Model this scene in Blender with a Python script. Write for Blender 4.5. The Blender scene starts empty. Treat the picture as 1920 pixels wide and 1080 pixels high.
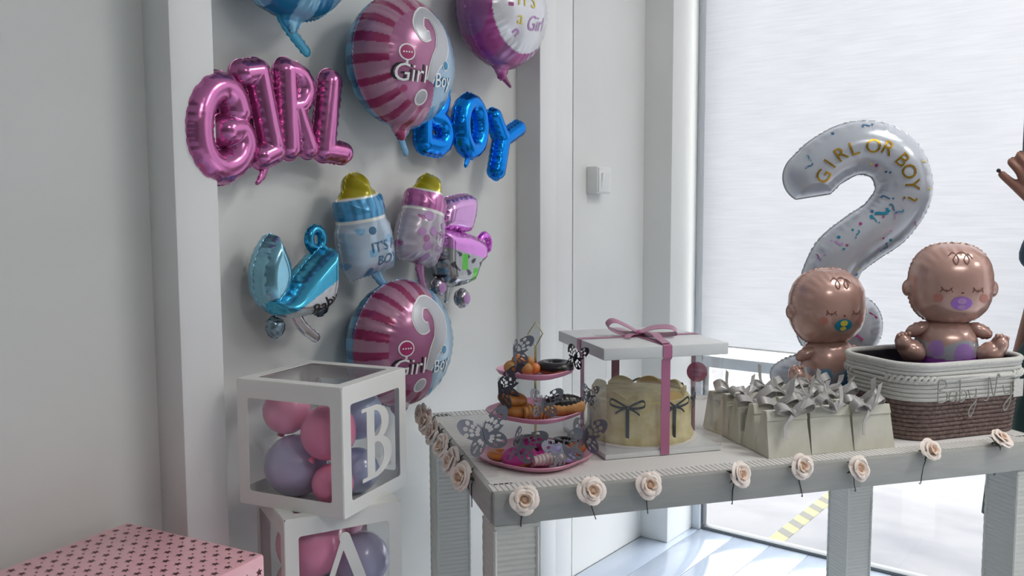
import bpy, bmesh, math, random
import numpy as np
from mathutils import Vector, Matrix
random.seed(7)
PI = math.pi
SC = bpy.context.scene
COL = SC.collection

# ------------------------------------------------------------------ camera
cam_d = bpy.data.cameras.new('camera'); cam = bpy.data.objects.new('camera', cam_d); COL.objects.link(cam)
cam_d.sensor_width = 36.0; cam_d.lens = 36.0 * 1600 / 1920; cam_d.clip_start = .05; cam_d.clip_end = 200
pitch, yaw, roll = math.radians(4.93), math.radians(38.2), math.radians(-0.2)
fw = Vector((math.cos(yaw)*math.cos(pitch), math.sin(yaw)*math.cos(pitch), -math.sin(pitch)))
r0 = Vector((math.sin(yaw), -math.cos(yaw), 0)); d0 = fw.cross(r0)
rt = r0*math.cos(roll) - d0*math.sin(roll); dn = r0*math.sin(roll) + d0*math.cos(roll)
cam.matrix_world = Matrix(((rt.x, -dn.x, -fw.x, 0), (rt.y, -dn.y, -fw.y, 0), (rt.z, -dn.z, -fw.z, 1.28), (0, 0, 0, 1)))
SC.camera = cam

# ------------------------------------------------------------------ world, lights, exposure
w = bpy.data.worlds.new('overcast_sky'); SC.world = w; w.use_nodes = True
bg = w.node_tree.nodes['Background']; bg.inputs[0].default_value = (.98, .99, 1.0, 1); bg.inputs[1].default_value = 5.0
def area(name, loc, size, power, col=(1, .97, .92), rot=(0, 0, 0)):
    l = bpy.data.lights.new(name, 'AREA'); l.shape = 'RECTANGLE'; l.size, l.size_y = size; l.energy = power; l.color = col
    o = bpy.data.objects.new(name, l); o.location = loc; o.rotation_euler = rot; COL.objects.link(o); return o
for lx, ly in ((2.35, -.35), (2.35, -1.9), (.3, -1.5)):  # unseen overhead lamps; the last is added to brighten the left side
    area('unseen_ceiling_light', (lx, ly, 2.86), (.6, .6), 15, (1, .975, .93))
vs = SC.view_settings
vs.view_transform = 'Standard'; vs.look = 'None'; vs.exposure = 0.35; vs.gamma = 1.0; vs.use_curve_mapping = False
SC.cycles.use_denoising = True
SC.cycles.max_bounces = 10; SC.cycles.diffuse_bounces = 5; SC.cycles.transparent_max_bounces = 24; SC.cycles.transmission_bounces = 6
SC.cycles.sample_clamp_indirect = 6.0; SC.cycles.caustics_reflective = False; SC.cycles.caustics_refractive = False

# ------------------------------------------------------------------ materials
def lin(h):
    if isinstance(h, (tuple, list)): return tuple(h[:3])
    c = [int(h[i:i+2], 16)/255 for i in (0, 2, 4)]
    return tuple(v/12.92 if v <= .04045 else ((v+.055)/1.055)**2.4 for v in c)
def setin(b, k, v):
    if k in b.inputs: b.inputs[k].default_value = v
def mat(name, col, rough=.6, metal=0., coat=0., spec=.5, noise=None, bump=None, attr=False, sheen=0., trans=0., alpha=1., sub=0.):
    m = bpy.data.materials.new(name); m.use_nodes = True; nt = m.node_tree; b = nt.nodes['Principled BSDF']
    c = (*lin(col), 1); b.inputs['Base Color'].default_value = c
    setin(b, 'Roughness', rough); setin(b, 'Metallic', metal); setin(b, 'Coat Weight', coat); setin(b, 'Coat Roughness', .08)
    setin(b, 'Specular IOR Level', spec); setin(b, 'Sheen Weight', sheen); setin(b, 'Transmission Weight', trans); setin(b, 'Alpha', alpha)
    if sub: setin(b, 'Subsurface Weight', sub); b.inputs['Subsurface Radius'].default_value = (.01, .006, .005)
    tc = nt.nodes.new('ShaderNodeTexCoord')
    src = None
    if attr:
        a = nt.nodes.new('ShaderNodeVertexColor'); a.layer_name = 'Col'; src = a.outputs['Color']
        nt.links.new(src, b.inputs['Base Color'])
    if noise:   # (scale, colour2, lo, hi, stretch)
        sc, c2, lo, hi, st = noise
        mp = nt.nodes.new('ShaderNodeMapping'); mp.inputs['Scale'].default_value = st
        n = nt.nodes.new('ShaderNodeTexNoise'); n.inputs['Scale'].default_value = sc; n.inputs['Detail'].default_value = 5
        rp = nt.nodes.new('ShaderNodeValToRGB'); rp.color_ramp.elements[0].position = lo; rp.color_ramp.elements[1].position = hi
        rp.color_ramp.elements[0].color = c; rp.color_ramp.elements[1].color = (*lin(c2), 1)
        nt.links.new(tc.outputs['Object'], mp.inputs[0]); nt.links.new(mp.outputs[0], n.inputs['Vector'])
        nt.links.new(n.outputs['Fac'], rp.inputs[0]); nt.links.new(rp.outputs[0], b.inputs['Base Color'])
    if bump:    # (kind, scale, strength, stretch)
        kind, sc, stg, st = bump
        mp = nt.nodes.new('ShaderNodeMapping'); mp.inputs['Scale'].default_value = st
        nt.links.new(tc.outputs['Object'], mp.inputs[0])
        if kind == 'noise':
            n = nt.nodes.new('ShaderNodeTexNoise'); n.inputs['Scale'].default_value = sc; n.inputs['Detail'].default_value = 3; o = n.outputs['Fac']
        elif kind == 'weave':
            n = nt.nodes.new('ShaderNodeTexBrick'); n.inputs['Scale'].default_value = sc; n.inputs['Mortar Size'].default_value = .03
            n.inputs['Brick Width'].default_value = .6; n.inputs['Row Height'].default_value = .3
            n.inputs['Color1'].default_value = (1, 1, 1, 1); n.inputs['Color2'].default_value = (.8, .8, .8, 1); n.inputs['Mortar'].default_value = (0, 0, 0, 1); o = n.outputs['Color']
        else:
            n = nt.nodes.new('ShaderNodeTexWave'); n.inputs['Scale'].default_value = sc; n.inputs['Distortion'].default_value = .6
            n.bands_direction = kind; o = n.outputs['Fac']
        nt.links.new(mp.outputs[0], n.inputs['Vector'])
        bp = nt.nodes.new('ShaderNodeBump'); bp.inputs['Strength'].default_value = stg; bp.inputs['Distance'].default_value = .004
        nt.links.new(o, bp.inputs['Height']); nt.links.new(bp.outputs[0], b.inputs['Normal'])
    return m
def film(name, gloss=.12, tint=(1, 1, 1), rough=.04):
    m = bpy.data.materials.new(name); m.use_nodes = True; nt = m.node_tree
    for n in list(nt.nodes):
        if n.type == 'BSDF_PRINCIPLED': nt.nodes.remove(n)
    out = [n for n in nt.nodes if n.type == 'OUTPUT_MATERIAL'][0]
    t = nt.nodes.new('ShaderNodeBsdfTransparent'); t.inputs[0].default_value = (*tint, 1)
    g = nt.nodes.new('ShaderNodeBsdfGlossy'); g.inputs['Roughness'].default_value = rough
    mx = nt.nodes.new('ShaderNodeMixShader'); fr = nt.nodes.new('ShaderNodeLayerWeight'); fr.inputs[0].default_value = .5
    pw = nt.nodes.new('ShaderNodeMath'); pw.operation = 'POWER'; pw.inputs[1].default_value = 4.
    ad = nt.nodes.new('ShaderNodeMath'); ad.operation = 'MULTIPLY_ADD'; ad.inputs[1].default_value = .7; ad.inputs[2].default_value = gloss*.35; ad.use_clamp = True
    nt.links.new(fr.outputs['Facing'], pw.inputs[0]); nt.links.new(pw.outputs[0], ad.inputs[0]); nt.links.new(ad.outputs[0], mx.inputs[0])
    nt.links.new(t.outputs[0], mx.inputs[1]); nt.links.new(g.outputs[0], mx.inputs[2]); nt.links.new(mx.outputs[0], out.inputs[0])
    return m
def shade_mat():
    m = bpy.data.materials.new('shade_fabric'); m.use_nodes = True; nt = m.node_tree
    for n in list(nt.nodes):
        if n.type == 'BSDF_PRINCIPLED': nt.nodes.remove(n)
    out = [n for n in nt.nodes if n.type == 'OUTPUT_MATERIAL'][0]
    tc = nt.nodes.new('ShaderNodeTexCoord'); mp = nt.nodes.new('ShaderNodeMapping'); mp.inputs['Scale'].default_value = (1, 1.2, 26)
    n = nt.nodes.new('ShaderNodeTexNoise'); n.inputs['Scale'].default_value = 5; n.inputs['Detail'].default_value = 6; n.inputs['Roughness'].default_value = .65
    rp = nt.nodes.new('ShaderNodeValToRGB'); rp.color_ramp.elements[0].position = .33; rp.color_ramp.elements[1].position = .62
    rp.color_ramp.elements[0].color = (.180, .184, .193, 1); rp.color_ramp.elements[1].color = (.226, .23, .238, 1)
    tr = nt.nodes.new('ShaderNodeBsdfTranslucent'); df = nt.nodes.new('ShaderNodeBsdfDiffuse'); df.inputs[0].default_value = (.35, .35, .37, 1)
    ad = nt.nodes.new('ShaderNodeAddShader')
    nt.links.new(tc.outputs['Object'], mp.inputs[0]); nt.links.new(mp.outputs[0], n.inputs['Vector']); nt.links.new(n.outputs['Fac'], rp.inputs[0])
    nt.links.new(rp.outputs[0], tr.inputs[0]); nt.links.new(tr.outputs[0], ad.inputs[0]); nt.links.new(df.outputs[0], ad.inputs[1]); nt.links.new(ad.outputs[0], out.inputs[0])
    return m
M = dict(
    wall=mat('painted_wall', 'E6E7E4', .55, noise=(1.6, 'DEDFDC', .35, .7, (1, 1, 1)), bump=('noise', 60, .04, (1, 1, 1))),
    trim=mat('gloss_trim', 'E9EAE8', .4, noise=(2.2, 'E0E0DE', .4, .7, (1, 1, .5)), bump=('noise', 50, .03, (1, 1, 1))),
    wall2=mat('darker_left_wall', 'D9DBD6', .55, noise=(1.3, 'D2D3CF', .35, .7, (1, 1, 1)), bump=('noise', 60, .04, (1, 1, 1))), inner=mat('shop_wall', '8E8F8E', .7), ceil=mat('ceiling_paint', 'E8E8E6', .8),  # wall2: slightly darker colour for the left stretch of wall
    plank=mat('floor_plank', 'C4D0E2', .10, coat=.6, noise=(3, 'BCC9DC', .35, .7, (1, 6, 1))),
    grout=mat('floor_grout', 'DCE2EA', .4),
    alu=mat('window_frame', 'C9CED2', .4), gasket=mat('gasket', '5E6468', .5),
    glass=film('window_glass', .1), film=film('clear_film', .10),
    pave=mat('pale_pavement', '6E6E70', .7, noise=(2.6, '56575C', .42, .72, (1.4, .7, 1))),
    shade=shade_mat(),
    yellow=mat('tape_yellow', '8E8840', .6), tapedark=mat('tape_dark', '45443A', .6),
    rattan=mat('white_rattan', 'D0D0CA', .55, bump=('weave', 55, .35, (1, 1, 1))), rattan2=mat('white_rattan_strand', 'CDCEC7', .5),
    tabletop=mat('table_top_weave', 'E2DFDC', .5, bump=('weave', 70, .25, (1, 1, 1))), apron=mat('table_apron', 'ABABA6', .6, noise=(9, 'A0A19C', .35, .7, (1, 1, 8))),
    foil=mat('metallic_foil', 'FFFFFF', .2, metal=.85, attr=True, bump=('noise', 25, .18, (1, 1, 1))),
    pfoil=mat('printed_foil', 'FFFFFF', .24, metal=.25, coat=.35, attr=True, bump=('noise', 22, .12, (1, 1, 1))),
    silver=mat('silver_foil', 'C9CBD0', .25, metal=.95, bump=('noise', 60, .5, (1, 1, 1))),
    clearfoil=mat('clear_foil', 'D8DADC', .2, metal=.6, alpha=.55, bump=('noise', 60, .5, (1, 1, 1))),
    white=mat('white_card', 'EBEBE6', .55), ink_white=mat('print_white', 'F2F2F2', .4), ink_grey=mat('print_grey', 'B9BBC0', .3, metal=.3),
    ink_black=mat('print_black', '15151A', .4), ink_pink=mat('print_pink', 'A8326A', .35), ink_blue=mat('print_blue', '2F86B0', .35),
    ink_gold=mat('print_gold', 'C49A2E', .25, metal=.8), ink_purple=mat('print_purple', 'A06BC8', .4), ink_brown=mat('print_brown', '6B3A30', .5),
    ink_teal=mat('print_teal', '1F86A6', .35), ink_yellow=mat('print_yellow', 'E2CF58', .4), ink_lilac=mat('print_lilac', 'B98CC0', .4), ink_navy=mat('print_navy', '3E6E92', .4),
    ink_magenta=mat('print_magenta', 'A53C7E', .4),
    latex_pink=mat('latex_pink', 'F0A6C2', .25, coat=.4, sub=.2), latex_pink2=mat('latex_hot_pink', 'E88AAE', .25, coat=.4, sub=.2), latex_lav=mat('latex_lavender', 'BCBAD8', .25, coat=.4, sub=.2), latex_blue=mat('latex_blue', 'B8C8E8', .25, coat=.4, sub=.2),
    giftpaper=mat('pink_paper', 'F0B6BE', .3, coat=.3), star=mat('star_foil', '5A2A34', .3, metal=.4),
    petal=mat('rose_petal', 'F6E9E0', .65, sub=.15), petal2=mat('rose_petal_inner', 'F3DDCB', .65, sub=.15), wire=mat('stem_wire', '2E312C', .5), leaf=mat('rose_sepal', '2F3A30', .6),
    plate=mat('pink_plate', 'D793AE', .3, coat=.3), gold=mat('gold_metal', 'D8C79A', .25, metal=1.),
    dough=mat('fried_dough', 'B97B3C', .5, noise=(30, '8E5423', .4, .7, (1, 1, 1))), dough2=mat('golden_dough', 'C9965A', .5, noise=(25, 'A0652F', .4, .7, (1, 1, 1))), choc=mat('chocolate', '1A1414', .3), choc2=mat('brown_choc', '3A2018', .35),
    magenta=mat('magenta_icing', 'B83C8C', .3), wicing=mat('pale_icing', 'D9C8C8', .35), lav_ice=mat('lavender_icing', 'A7A0D8', .35), orange=mat('orange_glaze', 'D07A3A', .35),
    lace=mat('silver_lace', '80828C', .3, metal=.6), lace_dark=mat('dark_lace', '3C3C46', .35, metal=.5),
    cake=mat('cream_cake', 'DED2A4', .6, noise=(40, 'C9B878', .4, .72, (1, 1, 1)), bump=('noise', 60, .5, (1, 1, 1))), cakeboard=mat('cake_board', 'E6E4E2', .5), crust=mat('cake_crust', 'D9B870', .6),
    bowdark=mat('dark_bow', '1E2A33', .35), ribbon=mat('mauve_ribbon', 'B0688C', .35, sheen=.3), sticker=mat('mauve_sticker', 'B5567E', .5), lid=mat('box_lid', 'DADCDC', .4, coat=.2),
    paper=mat('bag_paper', 'D2D0C4', .55, noise=(14, 'C2C0AE', .4, .75, (1, 1, 1))), satin=mat('grey_satin', 'A9A6A4', .3, sheen=.4),
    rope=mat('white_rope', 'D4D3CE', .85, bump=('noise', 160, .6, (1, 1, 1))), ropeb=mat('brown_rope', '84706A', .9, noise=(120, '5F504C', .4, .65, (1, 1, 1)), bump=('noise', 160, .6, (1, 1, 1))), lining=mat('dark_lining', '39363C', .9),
    yarn=mat('grey_yarn', 'A3A29D', .9),
    skin=mat('person_skin', '8A5F50', .55, sub=.1), hair=mat('dark_hair', '1B1614', .6), navy=mat('navy_cloth', '24384C', .8), green=mat('green_cloth', '1F3B38', .85), phone=mat('phone_black', '0E0F12', .25), nail=mat('dark_nail', '2B1A22', .25), shoe=mat('shoe', '222222', .5),
    plastic=mat('switch_plastic', 'E4E6E4', .35), plastic2=mat('switch_side', '8C9090', .5), floorstuff=mat('plinth_white', 'E0E0DC', .6),
)

# ------------------------------------------------------------------ builders
class MB:
    def __init__(s): s.v = []; s.f = []; s.c = None
    def add(s, vs, fs):
        o = len(s.v); s.v += [tuple(v) for v in vs]; s.f += [tuple(i+o for i in f) for f in fs]; return s
    def box(s, x0, x1, y0, y1, z0, z1, bev=0.):
        if bev <= 0:
            return s.add([(x0,y0,z0),(x1,y0,z0),(x1,y1,z0),(x0,y1,z0),(x0,y0,z1),(x1,y0,z1),(x1,y1,z1),(x0,y1,z1)],
                         [(0,3,2,1),(4,5,6,7),(0,1,5,4),(1,2,6,5),(2,3,7,6),(3,0,4,7)])
        bm = bmesh.new(); bmesh.ops.create_cube(bm, size=1)
        for v in bm.verts: v.co = Vector(((x0+x1)/2+v.co.x*(x1-x0), (y0+y1)/2+v.co.y*(y1-y0), (z0+z1)/2+v.co.z*(z1-z0)))
        bmesh.ops.bevel(bm, geom=list(bm.edges), offset=bev, segments=2, affect='EDGES', profile=.5)
        bm.verts.index_update(); s.add([v.co[:] for v in bm.verts], [[v.index for v in f.verts] for f in bm.faces]); bm.free(); return s
    def tube(s, pts, r, n=8, closed=False, cap=True, flat=1.):
        P = [Vector(p) for p in pts]; N = len(P); R = r if isinstance(r, (list, tuple)) else [r]*N
        up = Vector((0, 0, 1)); prev = None; rings = []
        for i in range(N):
            if closed: t = P[(i+1) % N]-P[i-1]
            else: t = P[min(i+1, N-1)]-P[max(i-1, 0)]
            if t.length < 1e-9: t = Vector((0, 0, 1))
            t.normalize()
            if prev is None:
                a = up if abs(t.dot(up)) < .9 else Vector((1, 0, 0)); u = t.cross(a).normalized()
            else:
                u = prev-t*prev.dot(t)
                u = u.normalized() if u.length > 1e-6 else t.orthogonal().normalized()
            prev = u; vv = t.cross(u)
            rings.append([P[i]+(u*math.cos(2*PI*k/n)+vv*math.sin(2*PI*k/n)*flat)*R[i] for k in range(n)])
        o = len(s.v)
        for rg in rings: s.v += [tuple(p) for p in rg]
        m = N if closed else N-1
        for i in range(m):
            for k in range(n):
                a, b = o+i*n+k, o+i*n+(k+1) % n; c, d = o+((i+1) % N)*n+(k+1) % n, o+((i+1) % N)*n+k
                s.f.append((a, d, c, b))
        if cap and not closed:
            s.f.append(tuple(o+k for k in range(n))); s.f.append(tuple(o+(N-1)*n+k for k in reversed(range(n))))
        return s
    def lathe(s, prof, n=32, c=(0, 0, 0), fn=None):
        o = len(s.v); m = len(prof)
        for k in range(n):
            a = 2*PI*k/n; g = fn(a) if fn else 1.
            for r, z in prof: s.v.append((c[0]+r*g*math.cos(a), c[1]+r*g*math.sin(a), c[2]+z))
        for k in range(n):
            for j in range(m-1):
                a, b = o+k*m+j, o+((k+1) % n)*m+j
                s.f.append((a, b, b+1, a+1))
        return s
    def ball(s, c, r, seg=20, ring=12):
        r = (r, r, r) if not isinstance(r, (tuple, list)) else r
        o = len(s.v)
        for j in range(ring+1):
            ph = PI*j/ring
            for k in range(seg):
                a = 2*PI*k/seg; s.v.append((c[0]+r[0]*math.sin(ph)*math.cos(a), c[1]+r[1]*math.sin(ph)*math.sin(a), c[2]-r[2]*math.cos(ph)))
        for j in range(ring):
            for k in range(seg):
                a, b = o+j*seg+k, o+j*seg+(k+1) % seg; s.f.append((a, b, b+seg, a+seg))
        return s
    def ribbon(s, pts, wv, width, th=.0006):
        P = [Vector(p) for p in pts]; W = wv if isinstance(wv, list) else [wv]*len(P)
        o = len(s.v); N = len(P)
        for i, p in enumerate(P):
            t = (P[min(i+1, N-1)]-P[max(i-1, 0)]).normalized(); wd = Vector(W[i]).normalized(); n = t.cross(wd)
            n = n.normalized() if n.length > 1e-6 else Vector((0, 0, 1))
            hw = (width[i] if isinstance(width, list) else width)/2
            for q in (p-wd*hw-n*th, p+wd*hw-n*th, p+wd*hw+n*th, p-wd*hw+n*th): s.v.append(tuple(q))
        for i in range(N-1):
            a = o+i*4; b = a+4
            for k in range(4): s.f.append((a+k, a+(k+1) % 4, b+(k+1) % 4, b+k))
        s.f.append((o, o+3, o+2, o+1)); e = o+(N-1)*4; s.f.append((e, e+1, e+2, e+3))
        return s
    def build(s, name, m, parent=None, loc=(0, 0, 0), rot=(0, 0, 0), smooth=True, sharp=40, cols=None):
        me = bpy.data.meshes.new(name); me.from_pydata(s.v, [], s.f); me.update()
        if cols is not None:
            at = me.color_attributes.new('Col', 'FLOAT_COLOR', 'POINT')
            at.data.foreach_set('color', np.asarray(cols, dtype=np.float32).ravel())
        if smooth:
            me.polygons.foreach_set('use_smooth', [True]*len(me.polygons))
            if sharp:
                try: me.set_sharp_from_angle(angle=math.radians(sharp))
                except Exception: pass
        me.materials.append(m)
        o = bpy.data.objects.new(name, me); COL.objects.link(o); o.location = loc; o.rotation_euler = rot
        if parent: o.parent = parent
        return o
def thing(name, label, cat, loc=(0, 0, 0), rotz=0., group=None, rot=None):
    o = bpy.data.objects.new(name, None); COL.objects.link(o); o.location = loc; o.rotation_euler = rot or (0, 0, rotz); o.empty_display_size = .05
    return tag(o, label, cat, group)
def tag(o, label, cat, group=None):
    o['label'] = label; o['category'] = cat
    if group: o['group'] = group
    return o
def struct(o, label=None, cat=None):
    o['kind'] = 'structure'
    if label: o['label'] = label
    if cat: o['category'] = cat
    return o
def copy_tree(o, parent=None):
    c = o.copy(); COL.objects.link(c); c.parent = parent
    for ch in list(o.children): copy_tree(ch, c)
    return c
def bez(pts, n=24):
    """Catmull-Rom through the points"""
    P = [Vector(p) for p in pts]; out = []
    Q = [P[0]*2-P[1]]+P+[P[-1]*2-P[-2]]
    segs = len(P)-1; per = max(2, n//segs)
    for i in range(segs):
        a, b, c, d = Q[i:i+4]
        for k in range(per):
            t = k/per; out.append(.5*((2*b)+(c-a)*t+(2*a-5*b+4*c-d)*t*t+(3*b-a-3*c+d)*t**3))
    out.append(P[-1]); return out

# --- foil balloons: an outline field phi (>0 inside, 1 on the ridge) inflated both ways
def strokes_phi(strokes, wr=None):
    """strokes: list of (points2d, radius or radii)"""
    S = []
    for pts, R in strokes:
        R = R if isinstance(R, (list, tuple)) else [R]*len(pts); acc = 0.
        for i in range(len(pts)-1):
            a, b = pts[i], pts[i+1]; S.append((a, b, R[i], R[i+1], acc)); acc += math.hypot(b[0]-a[0], b[1]-a[1])
    def phi(X, Z):
        best = np.full(X.shape, -9.); sp = np.zeros(X.shape)
        for a, b, ra, rb, s0 in S:
            dx, dz = b[0]-a[0], b[1]-a[1]; L2 = dx*dx+dz*dz+1e-12
            t = np.clip(((X-a[0])*dx+(Z-a[1])*dz)/L2, 0, 1)
            r2 = (X-a[0]-t*dx)**2+(Z-a[1]-t*dz)**2; R = ra+t*(rb-ra)
            p = 1-r2/R**2; m = p > best; best = np.where(m, p, best); sp = np.where(m, s0+t*math.sqrt(L2), sp)
        return best, sp
    return phi
def ellipse_phi(cx, cz, a, b, rot=0., p=2.):
    c, s = math.cos(rot), math.sin(rot)
    def phi(X, Z):
        x = (X-cx)*c+(Z-cz)*s; z = -(X-cx)*s+(Z-cz)*c
        return 1-np.abs(x/a)**p-np.abs(z/b)**p, np.arctan2(z/b, x/a)*(a+b)/2
    return phi
def poly_phi(pts, soft):
    """closed polygon: distance to edge, saturating at soft"""
    A = np.array(pts)
    def phi(X, Z):
        d = np.full(X.shape, 9.); ins = np.zeros(X.shape, bool); sp = np.zeros(X.shape); acc = 0.
        for i in range(len(A)):
            a, b = A[i], A[(i+1) % len(A)]; dx, dz = b-a; L2 = dx*dx+dz*dz+1e-12
            t = np.clip(((X-a[0])*dx+(Z-a[1])*dz)/L2, 0, 1); r = np.hypot(X-a[0]-t*dx, Z-a[1]-t*dz)
            m = r < d; d = np.where(m, r, d); sp = np.where(m, acc+t*math.sqrt(L2), sp); acc += math.sqrt(L2)
            cr = ((a[1] > Z) != (b[1] > Z)) & (X < (b[0]-a[0])*(Z-a[1])/((b[1]-a[1]) if abs(b[1]-a[1]) > 1e-12 else 1e-12)+a[0]); ins ^= cr
        sd = np.where(ins, d, -d); q = np.clip(sd/soft, -9, 1)
        return np.where(q > 0, 1-(1-q)**2, q*2), sp
    return phi
def union(*ph):
    def phi(X, Z):
        b, s = ph[0](X, Z)
        for p in ph[1:]:
            b2, s2 = p(X, Z); m = b2 > b; b = np.where(m, b2, b); s = np.where(m, s2, s)
        return b, s
    return phi
def minus(p0, *holes):
    def phi(X, Z):
        b, s = p0(X, Z)
        for h in holes: b = np.minimum(b, -h(X, Z)[0])
        return b, s
    return phi
def march(phi, bounds, cell):
    x0, x1, z0, z1 = bounds; nx = int((x1-x0)/cell)+2; nz = int((z1-z0)/cell)+2
    xs = x0+np.arange(nx)*cell; zs = z0+np.arange(nz)*cell; X, Z = np.meshgrid(xs, zs, indexing='ij')
    F, _ = phi(X, Z); ins = F > 0
    cellmask = ins[:-1, :-1] | ins[1:, :-1] | ins[1:, 1:] | ins[:-1, 1:]
    V = []; key = {}; bnd = []; polys = []; bedges = []
    for i, j in np.argwhere(cellmask):
        cs = ((i, j), (i+1, j), (i+1, j+1), (i, j+1)); poly = []
        for q in range(4):
            a, b = cs[q], cs[(q+1) % 4]
            if ins[a]:
                if a not in key: key[a] = len(V); V.append((xs[a[0]], zs[a[1]])); bnd.append(False)
                poly.append(key[a])
            if ins[a] != ins[b]:
                k = (a, b) if a < b else (b, a)
                if k not in key:
                    fa, fb = F[a], F[b]; t = fa/(fa-fb); t = min(max(t, .04), .96)
                    key[k] = len(V); V.append((xs[a[0]]+(xs[b[0]]-xs[a[0]])*t, zs[a[1]]+(zs[b[1]]-zs[a[1]])*t)); bnd.append(True)
                poly.append(key[k])
        if len(poly) >= 3:
            polys.append(tuple(poly))
            for q in range(len(poly)):
                a, b = poly[q], poly[(q+1) % len(poly)]
                if bnd[a] and bnd[b]: bedges.append((a, b))
    cnt = {}
    for a, b in bedges: cnt[(min(a, b), max(a, b))] = cnt.get((min(a, b), max(a, b)), 0)+1
    bedges = [(a, b) for a, b in bedges if cnt[(min(a, b), max(a, b))] == 1]
    return np.array(V), np.array(bnd), polys, bedges
def foil(name, phi, bounds, cell, T, m, parent, col=None, color='FFFFFF', flange=.005, wr=.10, lam=.018, back=1., power=.5, loc=(0, 0, 0), rot=(0, 0, 0), seamcol=None):
    V, bnd, polys, bedges = march(phi, bounds, cell)
    F, sp = phi(V[:, 0], V[:, 1]); F = np.clip(F, 0, 1)
    def height(x, z):
        f, s = phi(np.atleast_1d(np.asarray(x, float)), np.atleast_1d(np.asarray(z, float))); return T*np.clip(f, 0, 1)**power
    wv = np.sin(2*PI*sp/lam+1.7*np.sin(sp*31))*.6+np.sin(2*PI*sp/(lam*2.3)+1.3)*.4
    h = T*F**power*(1+wr*wv*np.clip(.62-F, 0, 1)*1.6); h[bnd] = 0
    n = len(V); b = MB(); idx = {}
    verts = [(V[i, 0], -h[i], V[i, 1]) for i in range(n)]; bi = np.arange(n)
    side = [0]*n
    for i in range(n):
        if not bnd[i]: bi[i] = len(verts); verts.append((V[i, 0], h[i]*back, V[i, 1])); side.append(1)
    faces = list(polys)+[tuple(int(bi[k]) for k in reversed(p)) for p in polys]
    vx = [v[0] for v in verts]; vz = [v[2] for v in verts]
    if flange > 0:
        e = cell*.7; g = {}
        bx, bz = V[:, 0], V[:, 1]
        gx = (phi(bx+e, bz)[0]-phi(bx-e, bz)[0]); gz = (phi(bx, bz+e)[0]-phi(bx, bz-e)[0]); ln = np.hypot(gx, gz)+1e-9
        for i in np.where(bnd)[0]:
            k = flange*(.75+.45*math.sin(sp[i]*2*PI/.011)*math.sin(sp[i]*53))
            g[i] = len(verts); verts.append((bx[i]-gx[i]/ln[i]*k, .0015*math.sin(sp[i]*400), bz[i]-gz[i]/ln[i]*k)); side.append(2)
        for a, c in bedges: faces.append((a, g[a], g[c], c))
    vx = np.array([v[0] for v in verts]); vz = np.array([v[2] for v in verts]); side = np.array(side)
    if col is None: cols = np.tile(np.array([*lin(color), 1.]), (len(verts), 1))
    else: cols = np.concatenate([col(vx, vz, side), np.ones((len(verts), 1))], 1)
    b.v = verts; b.f = faces
    o = b.build(name, m, parent, loc, rot, sharp=0, cols=cols)
    return o, height
def sheet(name, phi, bounds, cell, th, m, parent=None, loc=(0, 0, 0), rot=(0, 0, 0), hf=None, off=0.):
    """flat (or surface-following) cut-out of thickness th in the XZ plane, facing -Y"""
    V, bnd, polys, bed = march(phi, bounds, cell); n = len(V)
    y = -(hf(V[:, 0], V[:, 1])+off) if hf is not None else np.full(n, -off)
    b = MB(); b.v = [(V[i, 0], y[i]-th, V[i, 1]) for i in range(n)]; b.f = list(polys)
    if hf is None:
        b.v += [(V[i, 0], y[i], V[i, 1]) for i in range(n)]; b.f += [tuple(k+n for k in reversed(p)) for p in polys]
        b.f += [(a, a+n, c+n, c) for a, c in bed]
    return b.build(name, m, parent, loc, rot, sharp=40)
def text_geo(txt, size, shear=0.):
    c = bpy.data.curves.new('text', 'FONT'); c.body = txt; c.size = size; c.align_x = 'CENTER'; c.align_y = 'CENTER'; c.shear = shear; c.resolution_u = 3
    o = bpy.data.objects.new('text', c); COL.objects.link(o); dg = bpy.context.evaluated_depsgraph_get()
    me = bpy.data.meshes.new_from_object(o.evaluated_get(dg)); bm = bmesh.new(); bm.from_mesh(me)
    bmesh.ops.triangulate(bm, faces=bm.faces[:])
    for _ in range(3):
        le = [e for e in bm.edges if e.calc_length() > .012]
        if le: bmesh.ops.subdivide_edges(bm, edges=le, cuts=1); bmesh.ops.triangulate(bm, faces=bm.faces[:])
    bm.verts.index_update(); r = ([(v.co.x, v.co.y) for v in bm.verts], [tuple(v.index for v in f.verts) for f in bm.faces])
    bm.free(); bpy.data.objects.remove(o); bpy.data.curves.remove(c); bpy.data.meshes.remove(me); return r
def put_text(name, txt, size, m, parent, at, ang=0., hf=None, off=.002, xs=1., shear=0., zs=1.):
    v, f = text_geo(txt, size, shear); ca, sa = math.cos(ang), math.sin(ang); b = MB(); pts = []
    for x, y in v:
        x *= xs; y *= zs; pts.append((at[0]+x*ca-y*sa, at[1]+x*sa+y*ca))
    A = np.array(pts); y = -(hf(A[:, 0], A[:, 1])+off) if hf is not None else np.full(len(A), -off)
    b.v = [(A[i, 0], y[i], A[i, 1]) for i in range(len(A))]; b.f = f
    return b.build(name, m, parent, sharp=0)
def put_stroke(name, pts, r, m, parent, hf, off=.0015, n=24):
    P = bez([(p[0], 0, p[1]) for p in pts], n) if len(pts) > 2 else [Vector((p[0], 0, p[1])) for p in pts]
    X = np.array([p.x for p in P]); Z = np.array([p.z for p in P]); Y = -(hf(X, Z)+off)
    if isinstance(r, (list, tuple)): rr = list(np.interp(np.linspace(0, 1, len(P)), np.linspace(0, 1, len(r)), r))
    else: rr = r
    b = MB()
    for_pts = [(X[i], Y[i], Z[i]) for i in range(len(P))]
    return b.ribbon_flat(for_pts, rr, hf, off).build(name, m, parent, sharp=0)
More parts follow.
